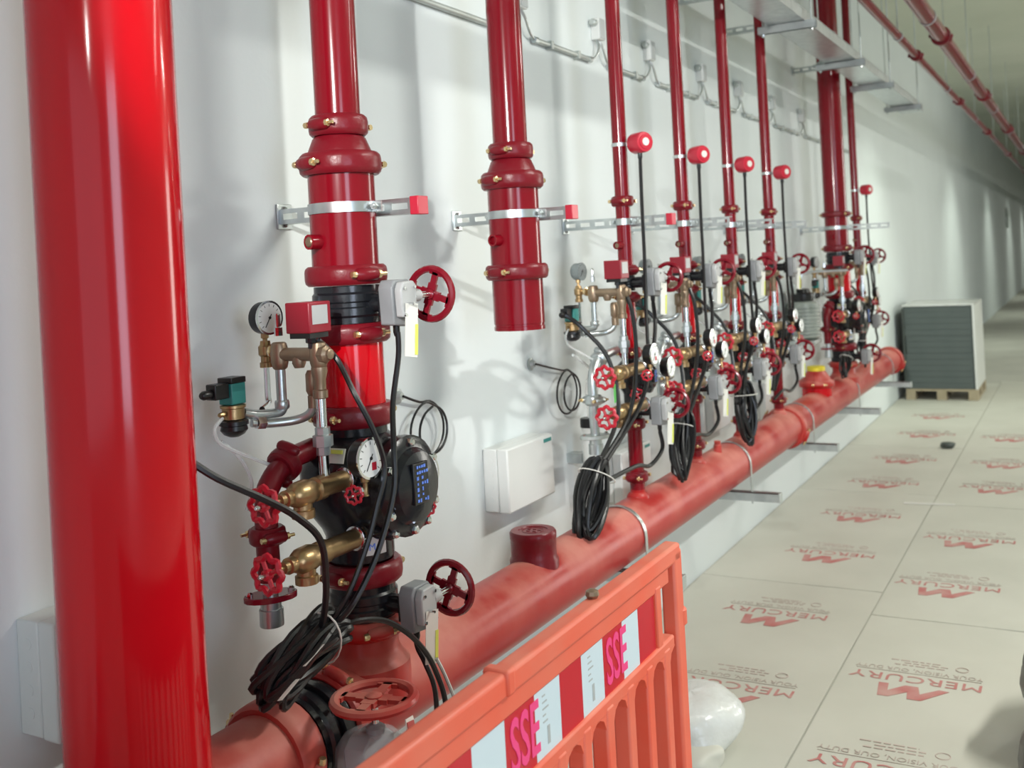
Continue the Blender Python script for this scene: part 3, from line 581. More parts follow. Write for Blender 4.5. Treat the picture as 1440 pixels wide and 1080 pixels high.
# ------------------------------------------------------------------ the header
HZ, HR = .625, .1095
h = thing('header_pipe', 'long dusty red header pipe running low along the wall', 'pipe', (RX, 2., HZ-HR))
def hseg(y0, y1, nm='pipe'): MB().cyl((RX, y0, HZ), (RX, y1, HZ), HR, n=40).build(nm, 'red_dusty', h)
hseg(.2, 1.735); hseg(1.90, 6.27); hseg(6.28, 10.16)
coupling(h, (RX, 1.735, HZ), Y, HR, .075, 100, m='red_dusty'); coupling(h, (RX, 1.915, HZ), Y, HR, .05, 20, m='red_dusty'); coupling(h, (RX, 6.275, HZ), Y, HR, .075, 112, m='red_dusty'); coupling(h, (RX, 10.10, HZ), Y, HR, .075, 112, m='red_dusty')
MB().lathe((RX, 10.16, HZ), Y, [(HR, 0), (HR*.98, .04), (HR*.8, .07), (HR*.4, .085), (0, .09)], 28).build('end_cap', 'red_dusty', h)
for yy, rr, z1 in ((R1, .0842, .815), (R7, .0842, .815)):
    MB().lathe((RX, yy, HZ), Z, [(rr*1.35, .0), (rr*1.32, HR*.88), (rr*1.08, HR*1.08), (rr, HR*1.22), (rr, z1-HZ)], 32).build('branch', 'red_dusty', h); coupling(h, (RX, yy, .815), Z, .0842, .046, -30, m='red_dusty')
MB().lathe((RX, 3.0, HZ), Z, [(.082, .0), (.082, HR*.92), (.076, HR*1.0), (.076, .168), (.0775, .17), (.0775, .190), (.073, .196), (.05, .196), (.048, .193), (0, .193)], 36).build('capped_branch', 'red_coupling', h)
wm = MB()
for k, (a, b) in enumerate(((-.02, .01), (.0, .012), (.02, .008), (-.012, -.012), (.012, -.013))): wm.box((RX+a, 3.0+b, .8185), (.012, .004, .003))
wm.torus((RX, 3.0, .8185), Z, .036, .0015, 24, 6); wm.build('cap_mark', 'red_coupling', h)
for yy in (R3Y, R4, R5, R6, R8):
    MB().lathe((RX, yy, HZ), Z, [(.046, .0), (.046, HR*.97), (.037, HR*1.1), (.0305, HR*1.14), (.0305, .135)], 20).build('branch', 'red_dusty', h)
for yy in (4.33, 4.9): MB().lathe((RX+.02, yy, HZ), Z, [(.024, .0), (.020, .112), (.020, .14), (.016, .141), (.016, .16)], 14).build('nipple', 'red_dusty', h)
b = thing('capped_outlet', 'stubby red outlet with reducer and yellow cap on the header', 'pipe', (RX, 7.15, .70))
MB().cyl((RX, 7.15, .70), (RX, 7.15, .80), .100, n=28).build('neck', 'red', b); coupling(b, (RX, 7.15, .785), Z, .098, .05, -70, m='red_dusty')
MB().lathe((RX, 7.15, .81), Z, [(.098, 0), (.096, .008), (.062, .058), (.058, .064)], 28).build('reducer', 'red_dusty', b); MB().lathe((RX, 7.15, .872), Z, [(.061, 0), (.061, .026), (.055, .030)], 24).build('cap', 'yellow', b)
# header butterfly valve, stem to the room, wheel lying flat on top
v = thing('butterfly_valve', 'black header valve with wheel lying flat beside the barrier', 'valve', (RX, 1.835, .50))
MB().lathe((RX, 1.775, HZ), Y, [(HR, 0), (HR*1.10, .003), (HR*1.10, .02), (HR*1.17, .026), (HR*1.17, .045), (HR*1.06, .05), (HR*1.06, .066), (HR*1.17, .07), (HR*1.17, .088), (HR*1.08, .094), (HR*1.08, .115)], 36).build('body', 'black', v)
MB().cyl((RX+HR, 1.835, HZ), (.43, 1.835, HZ), .024, n=14).build('neck', 'black', v)
gh = MB().prism([(-.05, -.06), (.05, -.06), (.058, .03), (.03, .052), (-.03, .052), (-.058, .03)], (.415, 1.835, HZ), Y, Z, .055).build('gear_housing', 'grey', v, .004)
MB().cyl((.462, 1.835, HZ+.04), (.462, 1.835, .752), .008, n=10).build('shaft', 'chrome', v); MB().lathe((.462, 1.835, HZ+.045), Z, [(.022, 0), (.022, .02), (.014, .026)], 12).build('shaft_boss', 'grey', v)
handwheel(v, (.462, 1.835, .752), Z, .098, m='red_dusty', ph=.2, rim=.11)
fm = MB()
for k in range(6): pass
fm.lathe((.445, 1.835, HZ-.07), Z, [(.072, 0), (.082, .04), (.078, .09), (.064, .112), (.045, .122), (.02, .126)], 13, caps=False).build('plastic_wrap', 'film', v)
MB().prism([(-.03, -.045), (.03, -.03), (.028, .035), (-.01, .045)], (.535, 1.87, HZ+.03), V(-.3, 1, 0).normalized(), V(-.2, 0, 1).normalized(), .002).build('warning_tag', 'red_dusty', v)
MB().prism([(-.034, -.05), (.036, -.034), (.033, .042), (-.012, .052)], (.5325, 1.87, HZ+.03), V(-.3, 1, 0).normalized(), V(-.2, 0, 1).normalized(), .002).build('tag_edge', 'paper', v)
# wire basket of offcuts between header and barrier
bk = thing('wire_tray', 'small dark wire tray between header pipe and barrier', 'tray', (.56, 2.25, .44))
for k in range(5): MB().tube([(.47, 2.05+.1*k, .47), (.66, 2.05+.1*k, .47)], .004, 6).build('wire', 'galv_dull', bk)
for x in (.47, .535, .60, .66): MB().tube([(x, 2.02, .465), (x, 2.48, .465)], .004, 6).build('wire', 'galv_dull', bk)
for s_ in ((.48, 2.03), (.65, 2.47)): MB().cyl((s_[0], s_[1], FZ), (s_[0], s_[1], .465), .006, n=6).build('leg', 'galv_dull', bk)
# header supports: steel arm from the wall, U-band over the pipe
SUP = ((1.30, 'at the very near end'), (3.70, 'beside the barrier'), (5.13, 'before the middle coupling'), (6.52, 'after the middle coupling'), (8.02, 'under the thick far riser'), (9.6, 'near the far end'))
for yy, wd in SUP:
    s = thing('pipe_support', f'galvanised wall arm and pipe band holding the header {wd}', 'bracket', (WX, yy, .41))
    a = MB().bb((WX+.006, yy-.0205, .445), (.505, yy+.0205, .449)); a.bb((WX+.006, yy-.0205, .449), (.505, yy-.0175, .490)); a.bb((WX+.006, yy+.0175, .449), (.505, yy+.0205, .490)); a.bb((WX+.006, yy-.0205, .486), (.505, yy-.009, .490)); a.bb((WX+.006, yy+.009, .486), (.505, yy+.0205, .490)); a.build('arm', 'galv', s)
    MB().bb((.500, yy-.022, .4435), (.510, yy+.022, .4915)).build('end_cap', 'galv_dull', s, .002)
    MB().bb((WX, yy-.05, .41), (WX+.008, yy+.05, .525)).build('wall_plate', 'galv', s, .002)
    pts = [(RX-HR-.003, yy, .47)]+[(RX+(HR+.003)*math.cos(a_), yy, HZ+(HR+.003)*math.sin(a_)) for a_ in [PI*(1-k/16) for k in range(17)]]+[(RX+HR+.003, yy, .47)]
    u = MB(); n = len(pts)
    for p in pts:
        c = Vector(p); d = Vector((c.x-RX, 0, max(0, c.z-HZ))).normalized()
        for dy, dr in ((-.011, 0), (.011, 0), (.011, .003), (-.011, .003)): u.v.append(c+Y*dy+d*dr)
    for i in range(n-1):
        for k in range(4): u.f.append((4*i+k, 4*i+(k+1) % 4, 4*i+4+(k+1) % 4, 4*i+4+k))
    u.build('pipe_band', 'galv', s); 
    for x in (RX-HR-.003, RX+HR+.003): MB().cyl((x, yy, .43), (x, yy, .56), .0045, n=8).build('threaded_rod', 'galv_dull', s)

# ------------------------------------------------------------------ wall furniture
def ctrl_box(y0, y1, z0, z1, d, lab, teal=True):
    t = thing('control_box', lab, 'box', (WX, (y0+y1)/2, z0))
    MB().bb((WX, y0, z0), (WX+d*.55, y1, z1)).build('base', 'abs_white', t, .004); MB().bb((WX+d*.57, y0-.002, z0-.002), (WX+d, y1+.002, z1+.002)).build('cover', 'abs_white', t, .006)
    MB().bb((WX+d*.5, y0+.004, z0+.004), (WX+d*.6, y1-.004, z1-.004)).build('seam', 'abs_line', t)
    for k in range(4): MB().lathe((WX+d*.28, y0, z0+(z1-z0)*(.2+.2*k)), -Y, [(.012, 0), (.012, .0015)], 14).build('knockout', 'abs_white', t)
    if teal: MB().bb((WX+d, y1-.075, z1-.024), (WX+d+.001, y1-.012, z1-.010)).build('label', 'teal', t)
    lo = MB()
    for k in range(5): lo.bb((WX+d*.70, y0+.10+.04*k, z0-.004), (WX+d*.78, y0+.125+.04*k, z0-.002))
    lo.build('slots', 'rubber', t, flat=True)
    return t
ctrl_box(3.19, 3.545, .815, 1.042, .105, 'pale grey control box on the wall behind the capped stub')
ctrl_box(1.327, 1.62, .80, 1.035, .12, 'pale grey control box on the wall behind the foreground pipe')
ctrl_box(5.50, 5.86, .72, .97, .105, 'pale control box on the wall behind the third slim riser')
ctrl_box(4.20, 4.55, .62, .84, .105, 'pale control box low on the wall behind the second slim riser')
ctrl_box(6.55, 6.90, .62, .86, .105, 'pale control box on the wall behind the yellow-capped outlet')
for kk, (yy, wh) in enumerate(((3.90, 'first slim riser'), (5.25, 'third slim riser'), (6.05, 'fourth slim riser'))):
    j = thing('drain_bottle', f'milky bottle with black lid behind the {wh}', 'bottle', (.055, yy, .76))
    MB().lathe((.055, yy, .76), Z, [(.030, 0), (.036, .006), (.036, .19), (.033, .20), (.033, .235), (.036, .24), (.036, .25)], 20).build('bottle_body', 'milky', j); MB().lathe((.055, yy, 1.01), Z, [(.040, 0), (.040, .034), (.036, .038)], 20).build('lid', 'rubber', j)
    MB().tube(cr([(.055, yy, 1.04), (.06, yy-.02, 1.12), (.08, yy-.06, 1.2), (.13, yy-.12, 1.26), (.14, yy-.30, 1.34)], 5), .006, 6).build('hose', 'tube', j); MB().bb((WX, yy-.03, .86), (.022, yy+.03, .90)).build('holder', 'galv', j)
# wall-mounted compressor between the fourth slim riser and the thick far riser
cp = thing('air_compressor', 'rounded grey air compressor on the wall before the thick far riser', 'compressor', (WX, 7.45, 1.0))
rib = [(.02, 0), (.09, .004)]
for k in range(9): rib += [(.118, .02+.026*k), (.118, .034+.026*k), (.108, .036+.026*k), (.108, .044+.026*k)]
rib += [(.10, .262), (.07, .275), (.02, .278)]
MB().lathe((.11, 7.45, 1.06), Z, rib, 24).build('motor', 'compressor', cp)
MB().lathe((.11, 7.45, 1.335), Z, [(.075, 0), (.078, .01), (.078, .05), (.06, .06), (.05, .085), (.02, .09)], 18).build('cylinder_head', 'rubber', cp)
MB().bb((WX, 7.33, 1.02), (.0, 7.57, 1.40)).build('mounting_plate', 'galv_dull', cp, .004); MB().bb((WX, 7.35, 1.03), (.21, 7.55, 1.058)).build('shelf', 'galv_dull', cp, .003)
MB().tube(cr([(.11, 7.45, 1.42), (.11, 7.45, 1.50), (.14, 7.46, 1.535), (.30, 7.5, 1.54), (.42, 7.53, 1.54)], 5), .010, 8).build('outlet_pipe', 'galv', cp)
MB().lathe((.11, 7.40, 1.42), Z, [(.012, 0), (.016, .03), (.016, .07), (.008, .09), (.006, .16)], 10).build('relief_valve', 'bronze', cp)
MB().lathe((.07, 7.36, 1.39), Z, [(.02, 0), (.024, .01), (.024, .07), (.012, .08)], 12).build('air_filter', 'galv_dull', cp)
# thin cables looped on the wall
for (yy, zz, y0, z0, lab) in ((2.80, 1.18, 2.683, 1.303, 'thin black cable looped on the wall behind the second pipe'), (3.84, 1.165, 3.589, 1.306, 'thin black cable looped on the wall below the cut-off pipe')):
    x = WX+.016; pts = [V(x+.01, y0, z0)]
    for k in range(25): a = 1.75-2*PI*k/12.; rr = .092 if k < 13 else .078; pts.append(V(x+.002*k+.004, yy+rr*1.15*math.cos(a), zz+rr*math.sin(a)))
    t = thing('wall_cable', lab, 'cable', (WX, yy, zz-.1)); MB().tube(cr(pts, 3), .0042, 6).build('cable_loop', 'rubber', t)
    MB().lathe((WX, y0, z0), X, [(.026, 0), (.026, .006), (.018, .009), (.012, .022), (0, .022)], 14).build('wall_gland', 'galv_dull', t)
# conduit and its little junction boxes
t = thing('wall_conduit', 'thin grey conduit running along the wall behind the upper pipes', 'conduit', (WX, 5, 2.6))
JB = [3.62, 4.38, 5.02, 5.85, 6.60, 7.40, 8.32]
ys = [0.3]+JB+[10.4]
for i in range(len(ys)-1):
    a, b = ys[i]+(.13 if i else 0), ys[i+1]-.10
    MB().cyl((WX+.016, a, 2.613), (WX+.016, b, 2.613), .0115, n=10).build('tube', 'galv_dull', t)
    for e in (a, b): MB().lathe((WX+.016, e-.015, 2.613), Y, [(.015, 0), (.015, .03)], 8).build('end_gland', 'galv', t)
    for f_ in (.25, .75): MB().bb((WX, a+(b-a)*f_-.01, 2.596), (WX+.031, a+(b-a)*f_+.01, 2.630)).build('saddle', 'galv_dull', t)
for i, yy in enumerate(JB):
    j = thing('junction_box', f'{["first", "second", "third", "fourth", "fifth", "sixth", "seventh"][i]} little grey junction box above the wall conduit, counted from the camera', 'box', (WX, yy, 2.70), 'junction boxes over the wall conduit')
    MB().bb((WX, yy-.032, 2.715), (WX+.042, yy+.032, 2.815)).build('box', 'abs_white', j, .003); MB().bb((WX+.042, yy-.028, 2.72), (WX+.046, yy+.028, 2.81)).build('lid', 'abs_line', j, .001)
    MB().lathe((WX+.022, yy-.032, 2.79), -Y, [(.016, 0), (.016, .03), (.011, .034)], 12).build('side_gland', 'galv_dull', j)
    MB().tube(cr([(WX+.02, yy+.012, 2.715), (WX+.03, yy+.03, 2.68), (WX+.025, yy+.075, 2.63), (WX+.018, yy+.125, 2.613)], 5), .006, 6).build('flex', 'galv', j); MB().tube(cr([(WX+.02, yy-.012, 2.715), (WX+.03, yy-.02, 2.67), (WX+.025, yy-.06, 2.625), (WX+.018, yy-.105, 2.613)], 5), .006, 6).build('flex', 'galv', j)
# high wall arms
for yy, lab in ((R5, 'high wall arm holding the third slim riser'), (R6+.2, 'high wall arm left of the thick far riser'), (R7, 'high wall arm behind the thick far riser')):
    r = .0842 if yy == R7 else .0302; bracket(yy, r, 3.10, lab, cap=False, x1=.50, clamp=(yy != R6+.2))

# ------------------------------------------------------------------ cable tray, overhead
TX, TZ = .50, 2.965
t = thing('cable_tray', 'galvanised cable tray hung overhead in front of the risers', 'tray', (TX, 7.3, TZ))
MB().bb((TX-.10, 4.6, TZ), (TX+.10, 10.6, TZ+.002)).build('tray_base', 'galv', t, flat=True)
for s_ in (-1, 1): MB().bb((TX+s_*.10-.0015, 4.6, TZ), (TX+s_*.10+.0015, 10.6, TZ+.062)).build('tray_side', 'galv', t, flat=True); MB().bb((TX+s_*.10-.012, 4.6, TZ+.060), (TX+s_*.10+.004, 10.6, TZ+.064)).build('tray_lip', 'galv', t, flat=True)
for i, yy in enumerate((4.55, 5.80, 7.25, 8.45, 10.0)):
    hg = thing('trapeze_hanger', f'{["nearest", "second", "third", "fourth", "farthest"][i]} strut trapeze under the overhead cable tray', 'hanger', (TX, yy, TZ-.05))
    a = MB().bb((TX-.16, yy-.02, TZ-.043), (TX+.16, yy-.017, TZ-.002)); a.bb((TX-.16, yy+.017, TZ-.043), (TX+.16, yy+.02, TZ-.002)); a.bb((TX-.16, yy-.02, TZ-.005), (TX+.16, yy+.02, TZ-.002)); a.build('strut', 'galv', hg)
    for s_ in (-1, 1):
        MB().cyl((TX+s_*.135, yy, TZ-.06), (TX+s_*.135, yy, CZ-.002), .005, n=8).build('rod', 'galv_dull', hg); MB().lathe((TX+s_*.135, yy, TZ-.055), Z, [(.010, 0), (.010, .011)], 6).build('nut', 'chrome', hg)
# sprinkler mains
ORD = ['nearest', 'second', 'third', 'fourth', 'fifth', 'sixth', 'seventh', 'eighth', 'ninth', 'tenth', 'eleventh', 'twelfth', 'thirteenth', 'farthest', 'last']
def main_pipe(x, z, r, y0, y1, lab, joints, m='red_riser', hang=3.0):
    t = thing('sprinkler_main', lab, 'pipe', (x, (y0+y1)/2, z))
    ys = [y0]+joints+[y1]
    for i in range(len(ys)-1): MB().cyl((x, ys[i], z), (x, ys[i+1], z), r, n=18).build('pipe', m, t)
    for j in joints: coupling(t, (x, j, z), Y, r, .06, 110, n=18, bolts=False)
    k = y0+1.3; i = 0
    while k < y1:
        hg = tag(thing('pipe_hanger', '', 'hanger', (x, k, z)), f'{ORD[i]} rod hanger along the {lab.split()[0]} overhead sprinkler main' , 'hanger', 'rod hangers of the sprinkler mains')
        MB().cyl((x, k, z+r), (x, k, CZ-.002), .005, n=6).build('rod', 'galv_dull', hg); MB().lathe((x, k-.012, z), Y, [(r+.001, 0), (r+.005, 0), (r+.005, .024), (r+.001, .024)], 18, caps=False).build('ring', 'galv', hg); k += hang; i += 1
    return t
main_pipe(.80, 3.185, .030, 3.5, 44, 'slimmer overhead sprinkler main nearer the wall', [8.7, 11.9, 15.6, 20., 26, 32])
main_pipe(1.0, 3.29, .057, 3.5, 44, 'thicker overhead sprinkler main farther from the wall', [8.6, 12.4, 16.5, 21., 27, 33])
for i, y in enumerate(LAMP_Y):
    l = thing('ceiling_light', f'{ORD[i]} white batten lamp hung along the corridor', 'lamp', (LAMP_X, y, LAMP_Z), 'ceiling battens')
    MB().bb((LAMP_X-.07, y-.8, LAMP_Z), (LAMP_X+.07, y+.8, LAMP_Z+.06)).build('housing', 'lamp_body', l, .004); MB().bb((LAMP_X-.06, y-.78, LAMP_Z-.015), (LAMP_X+.06, y+.78, LAMP_Z)).build('diffuser', 'lamp_glow', l)
    for s_ in (-.6, .6): MB().cyl((LAMP_X, y+s_, LAMP_Z+.06), (LAMP_X, y+s_, CZ-.002), .003, n=6).build('suspension', 'galv_dull', l)
for i, (x, y) in enumerate(FILL_ROW):  # fixtures for the added fill row, out of view
    l = thing('ceiling_light', f'{ORD[i]} added fill batten of the unseen row farther from the risers', 'lamp', (x, y, 3.92), 'ceiling battens')
    MB().bb((x-.07, y-.8, 3.92), (x+.07, y+.8, 3.98)).build('housing', 'lamp_body', l, .004); MB().bb((x-.06, y-.78, 3.905), (x+.06, y+.78, 3.92)).build('diffuser', 'lamp_glow', l)
    for s_ in (-.6, .6): MB().cyl((x, y+s_, 3.98), (x, y+s_, CZ-.002), .003, n=6).build('suspension', 'galv_dull', l)
tag(MB().lathe((WX, 33.0, 2.30), X, [(.30, 0), (.30, .05), (.26, .06), (.24, .03), (0, .03)], 24).build('wall_roundel', 'galv_dull'), 'round grey fitting high on the far wall', 'fitting')

# ------------------------------------------------------------------ protection sheets with print
K = 1.0353
fs = lambda x, y: (1.89+(x-1.89)*K, y*K)
C1 = (-.03, .915); C2 = (.922, 1.86); C3x = (1.867, 2.81)
cols = ((C1, [.9, 3.30, 5.447, 7.66, 9.47, 11.7, 13.9], 'against the wall'), (C2, [.7, 2.95, 5.10, 7.42, 9.58, 11.9, 14.1], 'in the middle column'), (C3x, [1.8, 4.0, 6.2, 8.4, 10.6, 12.8], 'in the right column'))
ordn = ['nearest', 'second', 'third', 'fourth', 'fifth', 'farthest']
sheets = []
for (x0, x1), ys, wd in cols:
    for i in range(len(ys)-1):
        rr = random.Random(hash((i, x0)) % 1000 if False else int(x0*100)+i*7+300)
        b = MB(); nx, ny = 6, 12; a0, b0 = ys[i]+.004, ys[i+1]-.004
        for s_ in (0, 1):
            for p in range(nx+1):
                for q in range(ny+1):
                    xx = x0+(x1-x0)*p/nx; yy = a0+(b0-a0)*q/ny; ed = (1 if p in (0, nx) else 0)+(1 if q in (0, ny) else 0)
                    b.v.append(V(xx, yy, FZ-.004+(.004 if s_ else 0.)+(.0016*rr.random()*(1+.6*ed) if s_ else 0)))
        W_ = (nx+1)*(ny+1); id_ = lambda s_, p, q: s_*W_+p*(ny+1)+q
        for p in range(nx):
            for q in range(ny): b.f.append((id_(1, p, q), id_(1, p+1, q), id_(1, p+1, q+1), id_(1, p, q+1))); b.f.append((id_(0, p, q), id_(0, p, q+1), id_(0, p+1, q+1), id_(0, p+1, q)))
        for p in range(nx):
            b.f.append((id_(0, p, 0), id_(0, p+1, 0), id_(1, p+1, 0), id_(1, p, 0))); b.f.append((id_(0, p+1, ny), id_(0, p, ny), id_(1, p, ny), id_(1, p+1, ny)))
        for q in range(ny):
            b.f.append((id_(0, 0, q+1), id_(0, 0, q), id_(1, 0, q), id_(1, 0, q+1))); b.f.append((id_(0, nx, q), id_(0, nx, q+1), id_(1, nx, q+1), id_(1, nx, q)))
        o = b.build('floor_sheet', 'sheet'); sheets.append((x0, x1, ys[i], ys[i+1], o))
        tag(o, f'pale printed floor protection sheet {wd}, {ordn[i] if i < len(ys)-2 else "farthest"} from the camera', 'floor sheet', 'floor protection sheets')
ZP = FZ+.0023
def clipx(me_obj, x0, x1): pass
def stamp(px, py, cut=None):
    x, y = fs(px, py); par = None
    for s_ in sheets:
        if s_[0] <= x <= s_[1] and s_[2] <= y <= s_[3]: par = s_[4]
    if par is None: return
    u, v_ = V(-1, 0, 0), V(0, -1, 0)
    # the zigzag logo
    poly = [(-.115, -.055), (-.075, -.055), (-.035, .020), (.005, -.055), (.048, -.055), (.085, .012), (.118, .055), (.080, .055), (.030, -.015), (-.012, .055), (-.058, .055)]
    zig = [(-.135, -.05), (-.045, .055), (.005, .055), (.012, -.002), (.075, .055), (.115, .055), (.128, -.055), (.090, -.055), (.085, .006), (.028, -.055), (-.022, -.055), (-.035, .004), (-.098, -.055)]
    MB().prism([(a*1.0, b_*1.15) for a, b_ in zig], (x, y, ZP-.0005), u, v_, .0012).build('print_logo', 'print_red', par, flat=True)
    w0 = 'MERCURY'
    text_mesh(w0, .098, 'print_name', 'print_red', par, (x, y+.135, ZP), u, v_, .0003, sx=1.12, space=1.04)
    MB().bb((x-.24, y+.192, ZP-.001), (x+.24, y+.1945, ZP+.0004)).build('print_rule', 'print_dark', par, flat=True)
    text_mesh('YOUR VISION, OUR DUTY', .044, 'print_motto', 'print_dark', par, (x, y+.225, ZP), u, v_, .0004, sx=.95)
    lo = MB(); rr = random.Random(int(py*10))
    for k, (wd, o_) in enumerate(((.20, 0.), (.17, .02), (.20, -.02))):
        xx = -wd/2
        while xx < wd/2:
            l = rr.uniform(.012, .04); lo.bb((x+o_+xx, y+.275+.024*k, ZP-.001), (x+o_+min(wd/2, xx+l), y+.283+.024*k, ZP+.0003)); xx += l+.008
    lo.build('print_small', 'print_faint', par, flat=True)['kind'] = 'stuff'; MB().torus((x+.16, y+.30, ZP), Z, .024, .002, 20, 4).build('print_emblem', 'print_faint', par)
for p in ((.60, 3.80), (.539, 4.679), (.571, 5.723), (.573, 6.626), (.552, 7.599), (.565, 8.489), (.583, 9.663), (.56, 10.7), (1.236, 4.106), (1.22, 5.341), (1.24, 6.237), (1.30, 7.621), (1.291, 8.471), (1.25, 3.34), (1.27, 9.6)): stamp(*p)

# ------------------------------------------------------------------ orange barrier
BX = .967
b = thing('safety_barrier', 'orange plastic pedestrian barrier standing in front of the header', 'barrier', (BX, 1.4, FZ))
y0, y1 = .42, 2.40; ZB = 0.0
MB().bb((BX-.020, y0, .955), (BX+.022, y1, 1.000)).build('top_rail', 'orange', b, .008); MB().bb((BX-.012, y0, .918), (BX+.014, y1-.07, .958)).build('rail_web', 'orange', b, .003)
for yy in (1.535, .85): MB().bb((BX-.026, yy-.012, .958), (BX+.027, yy+.016, 1.004)).build('rail_lug', 'orange', b, .006)
MB().bb((BX-.016, y0, .760), (BX+.018, y1-.06, .792)).build('mid_rail', 'orange', b, .006)
MB().bb((BX-.018, y1-.045, FZ+.10), (BX+.022, y1+.008, .985)).build('end_post', 'orange', b, .008); MB().bb((BX-.018, y0-.01, FZ+.10), (BX+.022, y0+.05, .985)).build('end_post', 'orange', b, .008)
MB().bb((BX-.014, y1-.16, .785), (BX+.016, y1-.128, .930)).build('panel_end', 'orange', b, .004)
MB().bb((BX-.016, y0, .35), (BX+.018, y1, .385)).build('low_rail', 'orange', b, .005); MB().bb((BX-.022, y0, FZ+.085), (BX+.024, y1, FZ+.16)).build('bottom_rail', 'orange', b, .008)
for zz in (.81, .34): MB().lathe((BX, y1+.005, zz-.02), Z, [(.020, 0), (.026, .006), (.026, .04), (.020, .046)], 14).build('hinge_knuckle', 'orange', b)
k = 0; yy = y1-.115
while yy > y0+.05:
    MB().bb((BX-.020, yy-.019, FZ+.15), (BX+.020, yy+.019, .775)).build('slat', 'orange', b, .006)
    MB().prism([(-.019, 0), (.019, 0), (.030, .022), (.055, .034), (-.055, .034), (-.030, .022)], (BX-.017, yy, .732), Y, Z, .034).build('slat_gusset', 'orange', b); yy -= .112
MB().bb((BX-.004, y0+.03, .787), (BX+.008, y1-.15, .922)).build('back_panel', 'orange', b)
for yy in (2.30, .52):
    MB().bb((BX-.22, yy-.03, FZ), (BX+.22, yy+.03, FZ+.05)).build('foot', 'rubber', b, .01); MB().bb((BX-.03, yy-.025, FZ+.04), (BX+.03, yy+.025, FZ+.1)).build('foot_socket', 'orange', b, .004)
strip = [(2.235, 2.137, 'reflect_red'), (2.137, 2.047, 'reflect_white'), (2.047, 1.944, 'reflect_red'), (1.944, 1.840, 'reflect_white'), (1.840, 1.743, 'reflect_red'), (1.743, 1.640, 'reflect_white'), (1.640, 1.530, 'reflect_red'), (1.530, 1.42, 'reflect_white'), (1.42, 1.32, 'reflect_red'), (1.32, 1.21, 'reflect_white'), (1.21, 1.1, 'reflect_red'), (1.1, .99, 'reflect_white'), (.99, .88, 'reflect_red'), (.88, .77, 'reflect_white')]
for a, c, m in strip: MB().bb((BX+.008, c+.0004, .790), (BX+.0105, a-.0004, .916)).build('reflective_stripe', m, b, flat=True)
for yy in (2.012, 1.600): text_mesh('SSE', .135, 'lettering', 'hotpink', b, (BX+.0112, yy, .852), Y, Z, .0006, sx=.58, bold=.002)
pr = MB()
for yy in (1.89, 1.69):
    for k in range(5): pr.bb((BX+.0105, yy-.02, .90-.012*k), (BX+.011, yy-.02+.012+.006*(k % 3), .903-.012*k))
    pr.box((BX+.0108, yy, .825), (.0006, .010, .034))
pr.build('fine_print', 'abs_line', b, flat=True)
tag(MB().lathe((BX-.005, 1.94, 1.0005), Z, [(.012, 0), (.015, .006), (.013, .014), (.006, .018)], 9).build('brown_clod', 'bronze'), 'small brown lump lying on the barrier top rail', 'debris')

# ------------------------------------------------------------------ things on the floor
def blob(c, d, lab, nm, m, cat, seed, n=18, lump=.16, flat_top=.0):
    rr = random.Random(seed); b = MB(); c = Vector(c); ph = [(rr.uniform(0, 6), rr.uniform(0, 6), rr.randint(2, 5), rr.randint(1, 4)) for _ in range(6)]
    rows = []
    for i in range(n+1):
        th = PI*i/n; row = []
        for j in range(2*n):
            a = 2*PI*j/(2*n); k = 1+sum(lump/3*math.sin(p[2]*a+p[0])*math.sin(p[3]*th+p[1]) for p in ph)
            ct = math.copysign(abs(math.cos(th))**.8, math.cos(th)); st = math.sin(th)**.7
            q = V(d[0]/2*st*math.cos(a)*k, d[1]/2*st*math.sin(a)*k, d[2]*(.5-.5*ct*-1 if False else .5+.5*ct)*(.9+.1*k)); q.z = max(0., q.z); b.v.append(c+q); row.append(len(b.v)-1)
        rows.append(row)
    for i in range(n): b.bridge(rows[i], rows[i+1])
    return tag(b.build(nm, m), lab, cat)
FT = FZ+.0035
blob((.585, 3.50, FT), (.32, .42, .20), 'crumpled white polythene bundle on the floor beyond the barrier', 'polythene_bundle', 'bag_white', 'bag', 5)
blob((.66, 3.34, FT), (.16, .20, .09), 'low beige wrapping scrap in front of the white bundle', 'wrapping_scrap', 'sheet', 'wrapping', 9)
blob((1.895, 4.0, FT), (.50, .62, .50), 'black plastic sack at the right edge, farther one', 'refuse_sack', 'black_bag', 'bag', 11)
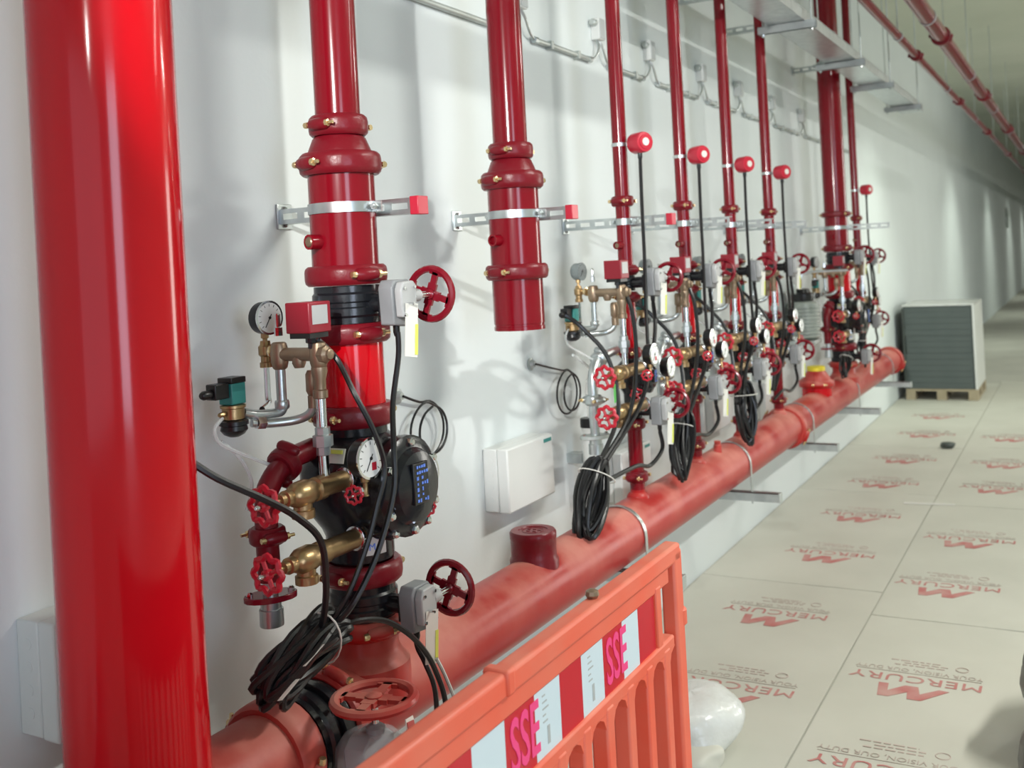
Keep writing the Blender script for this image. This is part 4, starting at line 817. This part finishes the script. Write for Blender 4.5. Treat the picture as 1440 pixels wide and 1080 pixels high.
blob((1.865, 3.32, FT), (.40, .55, .42), 'black plastic sack at the right edge, nearer one', 'refuse_sack', 'black_bag', 'bag', 12)
# long light scraps and a dark rag on the sheets
for (px, py, l, w_, a, lab) in ((.93, 7.15, .32, .035, .10, 'pale strip of tape curling on the floor sheets'),):
    x, y = fs(px, py); tag(MB().box((x, y, FT+.002), (l, w_, .004), Matrix.Rotation(a, 3, 'Z')).build('tape_strip', 'paper'), lab, 'tape')
x, y = fs(.83, 9.15); blob((x, y, FT), (.12, .10, .05), 'dark crumpled rag on the far floor sheets', 'rag', 'load_dark', 'rag', 14, n=10)

# pallet with a wrapped load
px0, px1, py0, py1 = .05, .80, 12.35, 13.35
p = thing('pallet', 'wooden pallet under the grey wrapped load by the wall', 'pallet', ((px0+px1)/2, (py0+py1)/2, FT))
for k in range(3):
    xx = px0+.05+(px1-px0-.1)*k/2
    MB().bb((xx-.05, py0, FT), (xx+.05, py1, FT+.02)).build('bottom_board', 'wood', p)
    for q in range(3):
        yy = py0+.06+(py1-py0-.12)*q/2; MB().bb((xx-.05, yy-.06, FT+.02), (xx+.05, yy+.06, FT+.098)).build('block', 'wood', p)
for q in range(7):
    yy = py0+.05+(py1-py0-.1)*q/6; MB().bb((px0, yy-.05, FT+.098), (px1, yy+.05, FT+.12)).build('deck_board', 'wood', p)
l = thing('wrapped_load', 'tall dark grey stack of sheet goods on the pallet', 'load', ((px0+px1)/2, (py0+py1)/2, FT+.12))
rr = random.Random(4); n = 14; hh = .93/n
for k in range(n):
    o_ = rr.uniform(-.006, .006); MB().bb((px0+.02+o_, py0+.02+o_, FT+.121+hh*k+.0006), (px1-.03+o_, py1-.02, FT+.121+hh*(k+1)-.0006)).build('sheet_pack', 'load', l)
MB().bb((px0-.005, py0, FT+.121), (px0+.018, py1, FT+1.03)).build('side_board', 'load_dark', l); MB().bb((px0+.0, py0, FT+1.052), (px1, py1, FT+1.066)).build('top_sheet', 'bag_white', l)
MB().bb((px1-.024, py0+.0, FT+.121), (px1+.0, py1, FT+1.05)).build('wrap_edge', 'milky', l)
